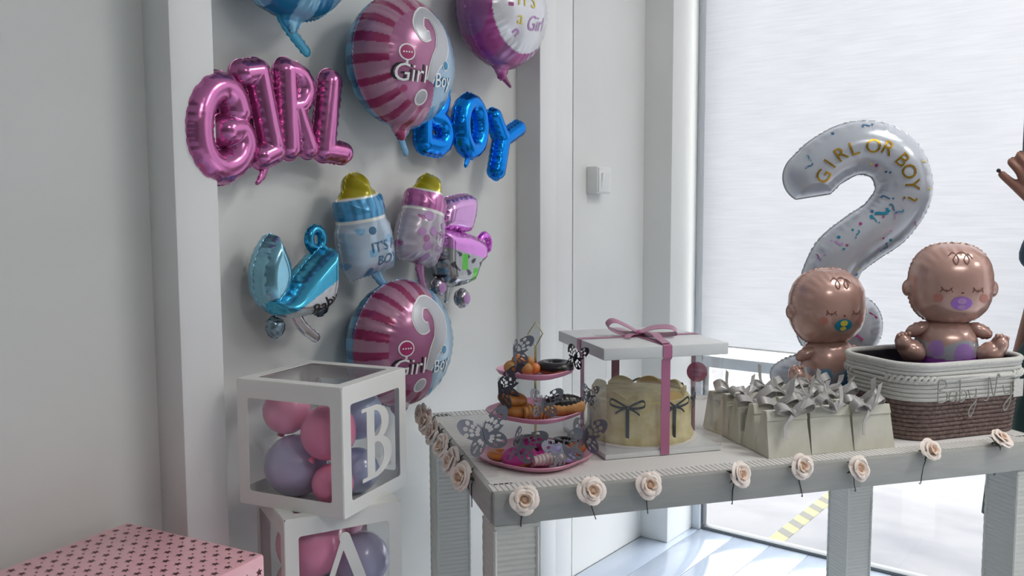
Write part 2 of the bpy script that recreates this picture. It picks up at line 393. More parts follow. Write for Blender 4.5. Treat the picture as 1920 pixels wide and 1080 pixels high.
def _ribbon_flat(s, P, r, hf, off):
    N = len(P); o = len(s.v); R = r if isinstance(r, list) else [r]*N
    for i in range(N):
        a, b = P[max(i-1, 0)], P[min(i+1, N-1)]; tx, tz = b[0]-a[0], b[2]-a[2]; L = math.hypot(tx, tz)+1e-9; nx, nz = -tz/L, tx/L
        for k in (-1, -.33, .33, 1):
            x, z = P[i][0]+nx*R[i]*k, P[i][2]+nz*R[i]*k; s.v.append((x, -(float(hf(x, z)[0])+off), z))
    for i in range(N-1):
        for k in range(3):
            a = o+i*4+k; s.f.append((a, a+4, a+5, a+1))
    return s
MB.ribbon_flat = _ribbon_flat
def put_disc(name, c, r, m, parent, hf, off=.0015, rz=None):
    rz = rz or r; b = MB(); n = 28; k = 5; b.v.append((c[0], -(float(hf(*c)[0])+off), c[1]))
    for j in range(1, k+1):
        for i in range(n):
            x = c[0]+r*j/k*math.cos(2*PI*i/n); z = c[1]+rz*j/k*math.sin(2*PI*i/n); b.v.append((x, -(float(hf(x, z)[0])+off), z))
    for i in range(n): b.f.append((0, 1+i, 1+(i+1) % n))
    for j in range(k-1):
        for i in range(n):
            a = 1+j*n+i; c2 = 1+j*n+(i+1) % n; b.f.append((a, a+n, c2+n, c2))
    return b.build(name, m, parent, sharp=0)
def mixcol(mask, a, b): return np.where(mask[:, None], np.array(lin(a)), np.array(lin(b)))

# ================================================================== the room
XW = 3.14; YB = 1.717; CH = 2.9
fl = MB().box(-3.3, XW, -3.6, 1.9, -.1, -.006).build('floor', M['grout']); struct(fl)
pl = MB().box(-.599, .599, -.0725, .0725, -.006, 0, .0012)
plank0 = None
for r in range(12):
    for k in range(3):
        loc = (2.54-1.2*k-(.2 if r % 2 and k else 0), 1.5685-.148*r, 0)
        if plank0 is None: plank0 = pl.build('plank', M['plank'], fl, loc); continue
        p = plank0.copy(); COL.objects.link(p); p.parent = fl; p.location = loc
struct(MB().box(-3.3, XW+.1, -3.6, 1.9, CH, CH+.1).build('ceiling', M['ceil']))
struct(MB().box(1.0, 2.43, YB, YB+.15, 0, CH).build('wall_back', M['wall']))
struct(MB().box(-3.3, 1.0, YB+.004, YB+.15, 0, CH).build('wall_back_left', M['wall2']))
struct(MB().box(2.43, 2.92, 1.645, YB+.15, 0, CH).build('wall_back_right', M['wall']))
struct(MB().box(2.911, 3.20, 1.525, YB+.15, 0, CH, .004).build('wall_column', M['wall']))
struct(MB().box(-3.4, -3.3, -3.6, 1.9, 0, CH).build('wall_left', M['inner']))
struct(MB().box(-3.3, XW+.1, -3.7, -3.6, 0, CH).build('wall_front', M['inner']))
struct(MB().box(.950, 1.049, 1.62, YB+.01, 0, CH, .003).build('trim_1', M['trim']))
struct(MB().box(2.206, 2.294, 1.62, YB+.01, 0, CH, .003).build('trim_2', M['trim']))
struct(MB().box(2.294, 2.412, 1.636, YB+.01, 0, CH, .002).build('trim_3', M['trim']))

# window wall: frame members, upper and lower panes
win = bpy.data.objects.new('window_1', None); COL.objects.link(win); win.location = (XW, -1., 0); struct(win)
Y0, Y1 = -3.6, 1.525
MB().box(-.02, .05, Y1+1-.035, Y1+1, 0, CH, .003).build('window_jamb', M['alu'], win)
MB().box(-.006, .03, Y1+1-.043, Y1+1-.035, .016, CH, .001).build('window_gasket', M['gasket'], win)
MB().box(-.02, .05, Y0+1, Y1+1-.035, .672, .716, .003).build('window_rail', M['alu'], win)
MB().box(-.006, .04, Y0+1, Y1+1-.035, 0, .012, .002).build('window_sill', M['gasket'], win)
for k in range(3):
    a, b = -2.6+k*1.7, -2.6+(k+1)*1.7-.04
    MB().box(.016, .022, a, b, .716, CH).build('window_pane', M['glass'], win)
    MB().box(.016, .022, a, b, .016, .672).build('window_pane', M['glass'], win)
    if k: MB().box(-.01, .045, a-.04, a, .03, CH).build('window_mullion', M['alu'], win)

# roller shade in front of the upper panes
sh = thing('roller_shade', 'translucent white roller shade with fine horizontal streaks hanging over the glass', 'shade', (3.088, -1., .768))
b = MB(); nx, nz = 60, 24
for i in range(nx+1):
    for j in range(nz+1):
        y = -2.55+5.03*i/nx; b.v.append((.0025*math.sin(y*3.1)*(1-j/nz), y, 2.08*j/nz))
for i in range(nx):
    for j in range(nz): a = i*(nz+1)+j; b.f.append((a, a+1, a+nz+2, a+nz+1))
b.build('shade_fabric', M['shade'], sh)
MB().box(-.002, .002, -2.55, 2.48, -.004, .002, .0008).build('hem_bar', M['white'], sh)
MB().tube([(.0, -2.58, 2.075), (.0, 2.50, 2.075)], .024, 16).build('shade_roller', M['alu'], sh)

# outside the glass
pv = MB().box(XW+.05, 40, -40, 40, -.12, -.004).build('pavement', M['pave']); struct(pv, 'pale stone pavement beyond the glass', 'pavement')
tape = thing('hazard_tape', 'yellow and dark striped hazard tape stuck on the pavement outside the glass', 'tape', (XW+.06, 1.205, -.004), 0)
MB().box(0, 2.4, -.031, .031, 0, .0012).build('tape_strip', M['yellow'], tape)
st = MB(); st.add([(0, -.031, 0), (.055, -.031, 0), (.10, .031, 0), (.045, .031, 0), (0, -.031, .0018), (.055, -.031, .0018), (.10, .031, .0018), (.045, .031, .0018)],
                  [(0, 3, 2, 1), (4, 5, 6, 7), (0, 1, 5, 4), (1, 2, 6, 5), (2, 3, 7, 6), (3, 0, 4, 7)])
s0 = None
for k in range(18):
    if s0 is None: s0 = st.build('dark_stripe', M['tapedark'], tape, (.06, 0, 0), smooth=False)
    else:
        c = s0.copy(); COL.objects.link(c); c.parent = tape; c.location = (.06+k*.122, 0, 0)

# light switch
sw = thing('light_switch', 'white square light switch with deep grey side on the narrow wall', 'switch', (2.556, 1.645, 1.398))
MB().box(-.045, .045, -.045, 0, -.047, .047, .004).build('housing', M['plastic'], sw)
MB().box(-.040, .040, -.049, -.043, -.042, .042, .002).build('face_plate', M['plastic'], sw)
b = MB().add([(-.024, -.050, -.026), (.024, -.050, -.026), (.024, -.055, .024), (-.024, -.055, .024), (-.024, -.046, -.026), (.024, -.046, -.026), (.024, -.046, .024), (-.024, -.046, .024)],
             [(0, 1, 2, 3), (4, 7, 6, 5), (0, 4, 5, 1), (1, 5, 6, 2), (2, 6, 7, 3), (3, 7, 4, 0)])
b.build('rocker', M['plastic'], sw, smooth=False)

# ================================================================== the table
TA = math.radians(-36.)
TN = Vector((1.248, 1.03)); Tt = Vector((math.cos(TA), math.sin(TA))); Ts = Vector((-math.sin(TA), math.cos(TA)))
TZ = .74; TL, TW = 1.37, .70
def TP(u, v, z=TZ): p = TN+Tt*u+Ts*v; return (p.x, p.y, z)
tb = thing('rattan_table', 'long white woven rattan table edged with cream roses', 'table', TP(0, 0, 0), TA)
MB().box(.004, TL-.004, .004, TW-.004, TZ-.03, TZ-.001, .003).build('table_top', M['tabletop'], tb)
# plaited edge: a border of short raised strands round the top
b = MB()
def strand(cx, cy, along, z): b.box(cx-(.0042 if along else .022), cx+(.0042 if along else .022), cy-(.022 if along else .0042), cy+(.022 if along else .0042), z, z+.002)
n = int(TL/.0115)
for i in range(n): strand(.006+i*.0115, .03, True, TZ-.001); strand(.006+i*.0115, TW-.03, True, TZ-.001)
for i in range(int(TW/.0115)-5): strand(.03, .03+i*.0115+.02, False, TZ-.001); strand(TL-.03, .03+i*.0115+.02, False, TZ-.001)
o = b.build('plaited_edge', M['tabletop'], tb, smooth=False); o['kind'] = 'stuff'
for (x0, x1, y0, y1) in ((0, TL, -.004, .012), (0, TL, TW-.012, TW+.004), (-.004, .012, .012, TW-.012), (TL-.012, TL+.004, .012, TW-.012)):
    MB().box(x0, x1, y0, y1, TZ-.066, TZ, .005).build('apron', M['apron'], tb)
for (x, y) in ((.047, .047), (TL-.047, .047), (.047, TW-.047), (TL-.047, TW-.047)):
    b = MB(); prof = []; z = 0; rows = 62; dz = (TZ-.066)/rows
    o = 0; hw = .0425
    for r in range(rows*4+1):
        zz = (TZ-.066)*r/(rows*4); k = hw+.0022*math.sin(PI*(r % 4)/4)
        for (sx, sy) in ((-1, -1), (-.5, -1), (0, -1), (.5, -1), (1, -1), (1, -.5), (1, 0), (1, .5), (1, 1), (.5, 1), (0, 1), (-.5, 1), (-1, 1), (-1, .5), (-1, 0), (-1, -.5)):
            ph = .0016*math.sin(PI*(r % 8)/4+(PI if (sx in (-.5, .5) or sy in (-.5, .5)) else 0)); kk = k+(ph if abs(sx*sy) < 1 else 0)
            b.v.append((sx*(kk if abs(sx) == 1 else hw), sy*(kk if abs(sy) == 1 else hw), zz))
    for r in range(rows*4):
        for q in range(16): a = r*16+q; c = r*16+(q+1) % 16; b.f.append((a, c, c+16, a+16))
    lg = b.build('leg', M['rattan2'], tb, (x, y, 0), sharp=60)
    for sx in (-1, 1):
        for sy in (-1, 1):
            MB().tube([(sx*.0435, sy*.0435, .002+i*.0112) for i in range(60)], [.0045 if i % 2 else .0034 for i in range(60)], 6).build('corner_cord', M['rattan2'], lg)

# ================================================================== foil balloons on the wall
def rel(pts, c): return [(p[0]-c[0], p[1]-c[1]) for p in pts]
def curve2(pts, n=40, closed=False):
    if closed:
        P = [pts[-1]]+list(pts)+[pts[0], pts[1]]; out = []
        V = [Vector((p[0], p[1], 0)) for p in P]
        for i in range(1, len(P)-2):
            a, b, c, d = V[i-1], V[i], V[i+1], V[i+2]
            for k in range(max(2, n//len(pts))):
                t = k/max(2, n//len(pts)); q = .5*((2*b)+(c-a)*t+(2*a-5*b+4*c-d)*t*t+(3*b-a-3*c+d)*t**3); out.append((q.x, q.y))
        out.append(out[0]); return out
    return [(p.x, p.y) for p in bez([(p[0], p[1], 0) for p in pts], n)]
def tail(parent, pts, r, m, color, loc=(0, 0, 0), name='tail'):
    P = curve2(pts, 12); R = list(np.interp(np.linspace(0, 1, len(P)), np.linspace(0, 1, len(r)), r)); mx = max(r)+.004
    xs = [p[0] for p in P]; zs = [p[1] for p in P]
    foil(name, strokes_phi([(P, R)]), (min(xs)-mx, max(xs)+mx, min(zs)-mx, max(zs)+mx), .0035, .005, m, parent, color=color, flange=.0015, wr=.6, lam=.03, loc=loc)

def letter(ch, c, strokes, colour, label, group, yaw=0., T=1.15, tl=None, y=1.645):
    t = thing('letter_balloon', label, 'balloon', (c[0], y, c[1]), 0, group, rot=(0, 0, yaw))
    S = []
    for pts, r in strokes:
        S.append((rel(pts, c), r))
    ax = [p[0] for s in S for p in s[0]]; az = [p[1] for s in S for p in s[0]]; mr = max(max(r) if isinstance(r, (list, tuple)) else r for _, r in S)+.006
    R = min(r if not isinstance(r, (list, tuple)) else max(r) for _, r in S)
    foil('letter_body', strokes_phi(S), (min(ax)-mr, max(ax)+mr, min(az)-mr, max(az)+mr), .0028, R*T, M['foil'], t, color=colour, flange=.0035, wr=.34, lam=.019)
    if tl: tail(t, rel(tl[0], c), tl[1], M['foil'], colour)
    return t
PK, BL = 'C878AC', '0E86E6'
gp, bp_ = 'pink foil letters spelling a word', 'blue foil letters spelling a word'
letter('G', (1.07, 1.465), [(curve2([(1.114, 1.508), (1.102, 1.537), (1.072, 1.553), (1.035, 1.535), (1.013, 1.49), (1.011, 1.435), (1.030, 1.395), (1.066, 1.381), (1.106, 1.398), (1.126, 1.436), (1.116, 1.464), (1.086, 1.462)], 48), .036)], PK,
       'shiny pink foil balloon shaped as a letter G', gp, .12, tl=None)
letter('I', (1.18, 1.51), [([(1.134, 1.590), (1.170, 1.598)], .030), ([(1.170, 1.598), (1.202, 1.440)], .030), ([(1.206, 1.425), (1.176, 1.412)], .030)], PK,
       'shiny pink foil balloon shaped as a letter I', gp, 0., tl=([(1.192, 1.41), (1.180, 1.372), (1.165, 1.352)], [.012, .009, .004]))
letter('R', (1.28, 1.53), [([(1.250, 1.610), (1.253, 1.437)], .031), (curve2([(1.252, 1.612), (1.285, 1.606), (1.303, 1.575), (1.288, 1.540), (1.262, 1.530)], 24), .025), ([(1.272, 1.53), (1.306, 1.437)], .025)], PK,
       'shiny pink foil balloon shaped as a letter R', gp, -.05)
letter('L', (1.375, 1.53), [([(1.378, 1.600), (1.354, 1.437)], .031), ([(1.354, 1.437), (1.408, 1.432)], .028)], PK, 'shiny pink foil balloon shaped as a letter L', gp, -.1)
letter('B', (1.76, 1.55), [([(1.715, 1.632), (1.715, 1.478)], .028), (curve2([(1.715, 1.635), (1.765, 1.640), (1.790, 1.610), (1.775, 1.568), (1.735, 1.552)], 24), .025), (curve2([(1.735, 1.552), (1.785, 1.540), (1.805, 1.505), (1.780, 1.472), (1.720, 1.474)], 24), .029)], BL,
       'bright blue foil balloon shaped as a letter B', bp_, 0., y=1.66)
letter('O', (1.895, 1.54), [(curve2([(1.895+.047*math.cos(a), 1.535+.068*math.sin(a)) for a in [2*PI*k/12 for k in range(12)]], 48, True), .027)], BL,
       'bright blue foil balloon shaped as a letter O', bp_, .1, tl=([(1.885, 1.45), (1.878, 1.43), (1.872, 1.42)], [.012, .009, .005]))
letter('Y', (2.05, 1.50), [([(2.000, 1.572), (2.040, 1.505)], .026), ([(2.118, 1.545), (2.040, 1.505)], .026), ([(2.040, 1.505), (2.015, 1.412)], .028)], BL, 'bright blue foil balloon shaped as a letter Y', bp_, 0.)

def round_balloon(loc, a, T, col, label, group, tl, tcol, rot=(0, 0, 0), name='round_balloon'):
    t = thing(name, label, 'balloon', loc, 0, group, rot=rot)
    base = ellipse_phi(0, 0, a, a*1.02); neck = strokes_phi([([(-.03*a, -.60*a), (-.05*a, -.98*a), (-.04*a, -1.16*a)], [.50*a, .19*a, .07*a])])
    def phi(X, Z):   # the disc drawn down to a neck
        p, s_ = base(X, Z); q, _ = neck(X, Z); k = np.clip((-Z/a-.55)/.5, 0, 1); q = q*(.34-.325*k)
        return np.maximum(p, q), s_
    o, hf = foil('balloon_body', phi, (-a*1.06, a*1.06, -a*1.28, a*1.1), .0028, T, M['pfoil'], t, col=col, flange=.004, wr=.045, lam=.03, power=.5)
    tail(t, tl[0], tl[1], M['pfoil'], tcol)
    return t, hf
AR, TR = .162, .112
def gb_col(x, z, s):
    r = np.hypot(x, z)/AR; th = np.arctan2(z, x); n = len(x)
    st = (np.sin(th*18)+.25*np.sin(th*5)) > .28
    ring = r > .73
    pink = x < .04*AR+.25*np.abs(z+.3*AR)
    c = mixcol(pink, 'A8688E', '9AB8CE')
    c = np.where((ring & pink & st)[:, None], np.array(lin('962C5C')), c); c = np.where((ring & pink & ~st)[:, None], np.array(lin('B4839B')), c)
    c = np.where((ring & ~pink & st)[:, None], np.array(lin('3F8FC0')), c)
    bk = s >= 1
    c = np.where((bk & st)[:, None], np.array(lin('1F6F9C')), c); c = np.where((bk & ~st)[:, None], np.array(lin('4FA3CC')), c)
    return c
def gb_balloon(loc, label, rot=(0, 0, 0), tl=([(-.008, -AR*1.12), (-.002, -AR*1.24), (.010, -AR*1.40)], [.012, .010, .010])):
    t, hf = round_balloon(loc, AR, TR, gb_col, label, 'question mark balloons on the wall', tl, '6FA2C4', rot)
    A = AR
    q = [(-.03*A, .33*A), (-.16*A, .33*A), (-.22*A, .47*A), (-.10*A, .66*A), (.10*A, .68*A), (.26*A, .45*A), (.22*A, .15*A), (.05*A, -.08*A), (-.05*A, -.36*A)]
    wdt = [.05*A, .10*A, .085*A, .055*A, .10*A, .15*A, .15*A, .10*A, .06*A]
    put_stroke('question_outline', q, [k+.022*A for k in wdt], M['ink_white'], t, hf, .0012, 60)
    put_stroke('question_mark', q, wdt, M['ink_grey'], t, hf, .0022, 60)
    put_disc('question_dot_outline', (-.14*A, -.60*A), .115*A, M['ink_white'], t, hf, .0012, .12*A)
    put_disc('question_dot', (-.14*A, -.60*A), .09*A, M['ink_grey'], t, hf, .0022, .095*A)
    put_text('lettering_shadow', 'Girl', .37*A, M['ink_black'], t, (-.44*A, -.27*A), 0, hf, .0012, .95)
    put_text('lettering', 'Girl', .37*A, M['ink_white'], t, (-.39*A, -.28*A), 0, hf, .0024, .95)
    put_text('lettering_shadow', 'Boy', .31*A, M['ink_blue'], t, (.25*A, -.31*A), .12, hf, .0012, .9)
    put_text('lettering', 'Boy', .31*A, M['ink_white'], t, (.27*A, -.315*A), .12, hf, .0024, .9)
    put_disc('rattle_outline', (-.48*A, .03*A), .125*A, M['ink_white'], t, hf, .0012)
    put_disc('rattle', (-.48*A, .03*A), .105*A, M['ink_pink'], t, hf, .0022)
    for k in range(4): put_disc('rattle_dot', (-.54*A+k*.04*A, .03*A), .013*A, M['ink_white'], t, hf, .003)
    put_stroke('rattle_stick', [(-.48*A, -.09*A), (-.47*A, -.5*A)], .018*A, M['ink_white'], t, hf, .0012)
    put_disc('rattle_ring', (-.47*A, -.5*A), .05*A, M['ink_pink'], t, hf, .0022)
    put_disc('pacifier_outline', (.30*A, -.08*A), .085*A, M['ink_white'], t, hf, .0012)
    put_disc('pacifier', (.30*A, -.08*A), .065*A, M['ink_blue'], t, hf, .0022)
    return t
gb_balloon((1.577, 1.598, 1.668), 'pink and blue round question mark balloon between the pink and blue letter balloons')
gb_balloon((1.560, 1.598, .945), 'pink and blue round question mark balloon below the baby bottle balloons', tl=([(-.008, -AR*1.12), (-.004, -AR*1.2), (.0, -AR*1.3)], [.012, .010, .01]))
def girl_col(x, z, s):
    r = np.hypot(x, z+.0)/AR; st = np.sin(x/AR*9+1.1) > 0
    c = mixcol(st, 'A8468C', '9A5C92'); c = np.where((r < .80)[:, None], np.array(lin('DDDDE2')), c)
    bk = s >= 1; c = np.where((bk & st)[:, None], np.array(lin('8C2F78')), c); c = np.where((bk & ~st)[:, None], np.array(lin('7E4A80')), c)
    return c
t, hf = round_balloon((1.99, 1.598, 1.872), AR, TR, girl_col, 'purple striped round balloon with white disc and yellow lettering beside the column trim', None, ([(-.0, -AR*.98), (-.0, -AR*1.13), (.035, -AR*1.32)], [.03, .014, .004]), '7A3A66')
put_text('lettering', "IT'S", .34*AR, M['ink_yellow'], t, (-.16*AR, .05*AR), 0, hf, .002, .9)
put_text('lettering', 'a', .32*AR, M['ink_yellow'], t, (-.30*AR, -.27*AR), 0, hf, .002)
put_text('lettering', 'Girl', .36*AR, M['ink_lilac'], t, (.12*AR, -.31*AR), .1, hf, .002, .95, .25)
put_stroke('ornament', [(-.40*AR, -.52*AR), (-.34*AR, -.46*AR), (-.28*AR, -.50*AR), (-.33*AR, -.57*AR)], .018*AR, M['ink_lilac'], t, hf)
put_stroke('ornament', [(-.55*AR, -.06*AR), (-.46*AR, -.06*AR)], .03*AR, M['ink_magenta'], t, hf)
def boy_col(x, z, s):
    st = np.sin((x+.25*z)/AR*10+.6) > .1
    c = mixcol(st, '1478A6', '7DB4D2'); bk = s >= 1; c = np.where((bk & st)[:, None], np.array(lin('0A5A84')), c); return c
round_balloon((1.238, 1.598, 1.882), AR, TR, boy_col, 'blue striped round balloon above the pink letter balloons', None, ([(-.02, -AR*.98), (-.01, -AR*1.15), (.035, -AR*1.42)], [.024, .014, .012]), '1C86A8')

# ---- baby bottles
def bottle(c, tilt, yaw, capc, bodyc, tint, label, words, ink, dots=None, s=1.):
    t = thing('bottle_balloon', label, 'balloon', (c[0], 1.628, c[1]), 0, 'baby bottle balloons', rot=(0, tilt, yaw))
    half = [(.066, -.132), (.080, -.10), (.083, -.05), (.080, -.005), (.068, .018), (.072, .03), (.068, .074), (.050, .080), (.034, .100), (.026, .122), (.014, .132)]
    pts = [(x*s, z*s) for x, z in half]+[(-x*s, z*s) for x, z in reversed(half)]
    def col(x, z, sd):
        z = z/s; x = x/s
        c_ = np.tile(np.array(lin(bodyc)), (len(x), 1)); spk = (np.sin(x*95+z*31)+np.sin(z*88-x*40)) > 1.45
        c_ = np.where((spk & (z < .0))[:, None], np.array(lin(tint)), c_)
        c_ = np.where(((z > .018) & (z < .074))[:, None], np.where((np.sin(x*330) > .35)[:, None], np.array(lin(capc))*.62, np.array(lin(capc))), c_)
        c_ = np.where((((z > .014) & (z < .021)) | ((z > .071) & (z < .076)))[:, None], np.array(lin('EDEDE6')), c_)
        c_ = np.where((z >= .076)[:, None], np.array(lin('B4A81C')), c_)
        return c_
    o, hf = foil('bottle_body', poly_phi(pts, .072*s), (-.1*s, .1*s, -.145*s, .145*s), .0026, .062*s, M['pfoil'], t, col=col, flange=.0035, wr=.10, lam=.024, power=.55)
    for k, (wd, x, z, sz) in enumerate(words): put_text('lettering', wd, sz, ink, t, (x*s, z*s), 0, hf, .002)
    for d in dots or []: put_disc('print_dot', (d[0]*s, d[1]*s), d[2]*s, ink, t, hf)
    tail(t, [(.022, -.13), (.034, -.155), (.052, -.185)], [.016, .012, .012], M['pfoil'], tint)
    return t
bottle((1.458, 1.255), math.radians(-11), 0., '4FA0D0', 'B4C6D6', '7FB0D4', 'blue capped baby bottle balloon with gold teat reading a boy message', [("IT'S A", .012, -.055, .036), ('BOY', .022, -.092, .036)], M['ink_navy'], [(-.02, -.01, .010), (-.035, -.115, .012)], .98)
bottle((1.676, 1.270), math.radians(15), 0., 'CF78B8', 'BDB4C0', 'A06A94', 'pink capped baby bottle balloon with gold teat and dotted body', [("IT'S", .03, -.05, .03), ('A GIRL', .03, -.085, .024)], M['ink_lilac'], [(-.03, 0, .014), (-.01, -.04, .012), (-.045, -.05, .012), (-.02, -.085, .013), (.03, -.015, .010), (.0, -.115, .012)], .93)

# ---- strollers
def part_foil(t, name, pts, c, soft, T, colour, cell=.0028, y=0., wr=.18, col=None, smooth=True, m=None):
    P = rel(curve2(pts, 48, True)[:-1] if smooth else pts, c); xs = [p[0] for p in P]; zs = [p[1] for p in P]
    o, hf = foil(name, poly_phi(P, soft), (min(xs)-.008, max(xs)+.008, min(zs)-.008, max(zs)+.008), cell, T, m or M['foil'], t, color=colour, col=col, flange=.003, wr=wr, lam=.02, loc=(0, y, 0), power=.55)
    return o, hf
c = (1.245, 1.12); t = thing('stroller_balloon', 'metallic light blue foil balloon shaped as a baby carriage', 'balloon', (c[0], 1.635, c[1]), 0, 'baby carriage balloons')
part_foil(t, 'hood', [(1.189, 1.238), (1.160, 1.205), (1.142, 1.155), (1.145, 1.10), (1.170, 1.068), (1.205, 1.085), (1.228, 1.13), (1.226, 1.17), (1.210, 1.208)], c, .030, .05, '8FC4D8', y=.0, wr=.35)
def bas(x, z, s):
    k = (z+.045+x*-.55) ; return mixcol(k > .014, '4FB0D2', 'C2C6C8')
ob, hf = part_foil(t, 'carriage_body', [(1.158, 1.088), (1.172, 1.060), (1.21, 1.045), (1.27, 1.047), (1.315, 1.065), (1.335, 1.10), (1.340, 1.15), (1.336, 1.198), (1.312, 1.200), (1.25, 1.150), (1.205, 1.105), (1.178, 1.092)], c, .028, .062, '4FB0D2', y=-.02, wr=.25, col=bas)
put_text('lettering', 'Baby', .04, M['ink_black'], ob, (.035, -.045), .45, hf, .002); ob.children[0].location = (0, 0, 0)
P = rel(curve2([(1.318+.020*math.cos(a), 1.222+.024*math.sin(a)) for a in [2*PI*k/10 for k in range(10)]], 40, True), c)
foil('handle', strokes_phi([(P, .0115)]), (.03, .12, .05, .15), .0022, .013, M['foil'], t, color='3C9CC6', flange=.002, wr=.15)
part_foil(t, 'wheel', [(1.203+.024*math.cos(a), 1.022+.026*math.sin(a)) for a in [2*PI*k/10 for k in range(10)]], c, .02, .02, '8FA6B2', y=.01, wr=.4)
part_foil(t, 'wheel', [(1.325+.022*math.cos(a), 1.062+.026*math.sin(a)) for a in [2*PI*k/10 for k in range(10)]], c, .02, .022, '4A525E', y=.0, wr=.4)
tail(t, rel([(1.250, 1.052), (1.275, 1.015), (1.312, .985)], c), [.013, .014, .012], M['foil'], 'D4D6D8')
c = (1.84, 1.18); t = thing('stroller_balloon', 'pink and silver foil balloon shaped as a baby stroller with two wheels', 'balloon', (c[0]+.022, 1.664, c[1]), 0, 'baby carriage balloons')
def hd(x, z, s): return mixcol(x > .042, '8F4A86', 'D9A8DA')
part_foil(t, 'hood', [(1.772, 1.322), (1.83, 1.336), (1.885, 1.338), (1.902, 1.31), (1.892, 1.262), (1.868, 1.228), (1.80, 1.232), (1.748, 1.24), (1.752, 1.285)], c, .034, .042, 'D9A8DA', wr=.5, col=hd)
def bs(x, z, s):
    n = np.sin(x*160+2*np.sin(z*120))+np.sin(z*150+x*60)
    cc = mixcol(z > -.015-x*.25, 'E59BE6', 'B4B6B8'); cc = np.where(((z < -.02-x*.25) & (n > 1.1))[:, None], np.array(lin('58565E')), cc)
    g = ((np.abs(x+.035) < .012) & (np.abs(z+.035) < .022)) | ((np.abs(x-.012) < .011) & (np.abs(z+.075) < .02))
    return np.where(g[:, None], np.array(lin('6CC05A')), cc)
part_foil(t, 'stroller_body', [(1.740, 1.240), (1.80, 1.232), (1.87, 1.222), (1.925, 1.196), (1.928, 1.150), (1.90, 1.128), (1.872, 1.085), (1.81, 1.075), (1.755, 1.080), (1.733, 1.13), (1.730, 1.19)], c, .036, .045, 'E59BE6', y=-.012, wr=.45, col=bs)
foil('handle', strokes_phi([(rel(curve2([(1.925, 1.175), (1.932, 1.207), (1.955, 1.218), (1.972, 1.200), (1.968, 1.175)], 24), c), .0105)]), (.06, .16, -.03, .06), .0022, .012, M['foil'], t, color='E27BE6', flange=.002, wr=.1, loc=(0, -.005, 0))
for wx, wz in ((1.738, 1.075), (1.842, 1.036)):
    ow, hw = part_foil(t, 'wheel', [(wx+.026*math.cos(a), wz+.028*math.sin(a)) for a in [2*PI*k/10 for k in range(10)]], c, .022, .022, 'A9A5AC', y=-.01, wr=.3)
    put_disc('wheel_hub', (wx-c[0], wz-c[1]), .015, M['ink_lilac'], ow, hw, .002)
tail(t, rel([(1.79, 1.08), (1.79, 1.055), (1.785, 1.03)], c), [.01, .009, .006], M['foil'], 'C8CACC')

# ================================================================== letter boxes and gift
def rrect(cx, cz, hx, hz, r):
    def phi(X, Z):
        dx = np.abs(X-cx)-hx+r; dz = np.abs(Z-cz)-hz+r
        d = np.hypot(np.maximum(dx, 0), np.maximum(dz, 0))+np.minimum(np.maximum(dx, dz), 0)-r
        return -d*40, X*0
    return phi
def letter_box(loc, rotz, sx, sy, h, ch_phi, label):
    t = thing('letter_box', label, 'box', loc, rotz)
    kx, ky, hz = sx/2, sy/2, h/2
    for nm, (dx, dy, rz_, k) in dict(front=(0, -ky, 0, kx), left=(-kx, 0, -PI/2, ky), right=(kx, 0, PI/2, ky), back=(0, ky, PI, kx)).items():
        p = sheet('side_panel', minus(rrect(0, 0, k, hz, .001), rrect(0, -.004, k-.028, hz-.034, .006)), (-k-.004, k+.004, -hz-.004, hz+.004), .0035, .0015, M['white'], t, (dx, dy, hz), (0, 0, rz_))
        MB().add([(-k+.02, .0012, -hz+.02), (k-.02, .0012, -hz+.02), (k-.02, .0012, hz-.02), (-k+.02, .0012, hz-.02)], [(0, 1, 2, 3)]).build('clear_window', M['film'], p)
        if nm == 'front': sheet('letter', ch_phi, (-.085, .085, -.09, .09), .0016, .0012, M['white'], p, hf=None, off=.0008)
    p = sheet('top_panel', minus(rrect(0, 0, kx, ky, .001), rrect(0, 0, kx-.028, ky-.028, .006)), (-kx-.004, kx+.004, -ky-.004, ky+.004), .0035, .0015, M['white'], t, (0, 0, h), (-PI/2, 0, 0))
    MB().add([(-kx+.02, .0012, -ky+.02), (kx-.02, .0012, -ky+.02), (kx-.02, .0012, ky-.02), (-kx+.02, .0012, ky-.02)], [(0, 1, 2, 3)]).build('clear_window', M['film'], p)
    MB().box(-kx, kx, -ky, ky, 0, .002).build('base_panel', M['white'], t)
    return t
def box_phi(x0, x1, z0, z1):
    return lambda X, Z: (np.minimum(np.minimum(X-x0, x1-X), np.minimum(Z-z0, z1-Z))*60, X*0)
def half(pf, x): # keep x greater than
    return lambda X, Z: (np.minimum(pf(X, Z)[0], (X-x)*60), X*0)
upper = minus(half(ellipse_phi(-.010, .037, .060, .041), -.034), half(ellipse_phi(-.012, .037, .032, .031), -.010))
lower = minus(half(ellipse_phi(-.010, -.035, .070, .045), -.034), half(ellipse_phi(-.012, -.035, .040, .034), -.010))
B_phi = union(box_phi(-.037, -.008, -.078, .078), upper, lower, box_phi(-.056, .004, .070, .078), box_phi(-.056, .004, -.080, -.072))
def diag(a, b_, w):
    return strokes_phi([([a, b_], w)])
A_phi = union(diag((-.052, -.07), (0, .075), .006), diag((.05, -.07), (.0, .072), .012), box_phi(-.036, .036, -.027, -.018), box_phi(-.068, -.034, -.077, -.070), box_phi(.03, .072, -.077, -.070))
def rz(v, a): return (v[0]*math.cos(a)-v[1]*math.sin(a), v[0]*math.sin(a)+v[1]*math.cos(a))
aB = math.radians(14.5); SX, SY = .247, .268; d = rz((SX/2, SY/2), aB); LB = (1.120+d[0], 1.320+d[1], .660)
aA = math.radians(-22.9); d = rz((.126, .126), aA); LA = (1.041+d[0], 1.412+d[1], .399)
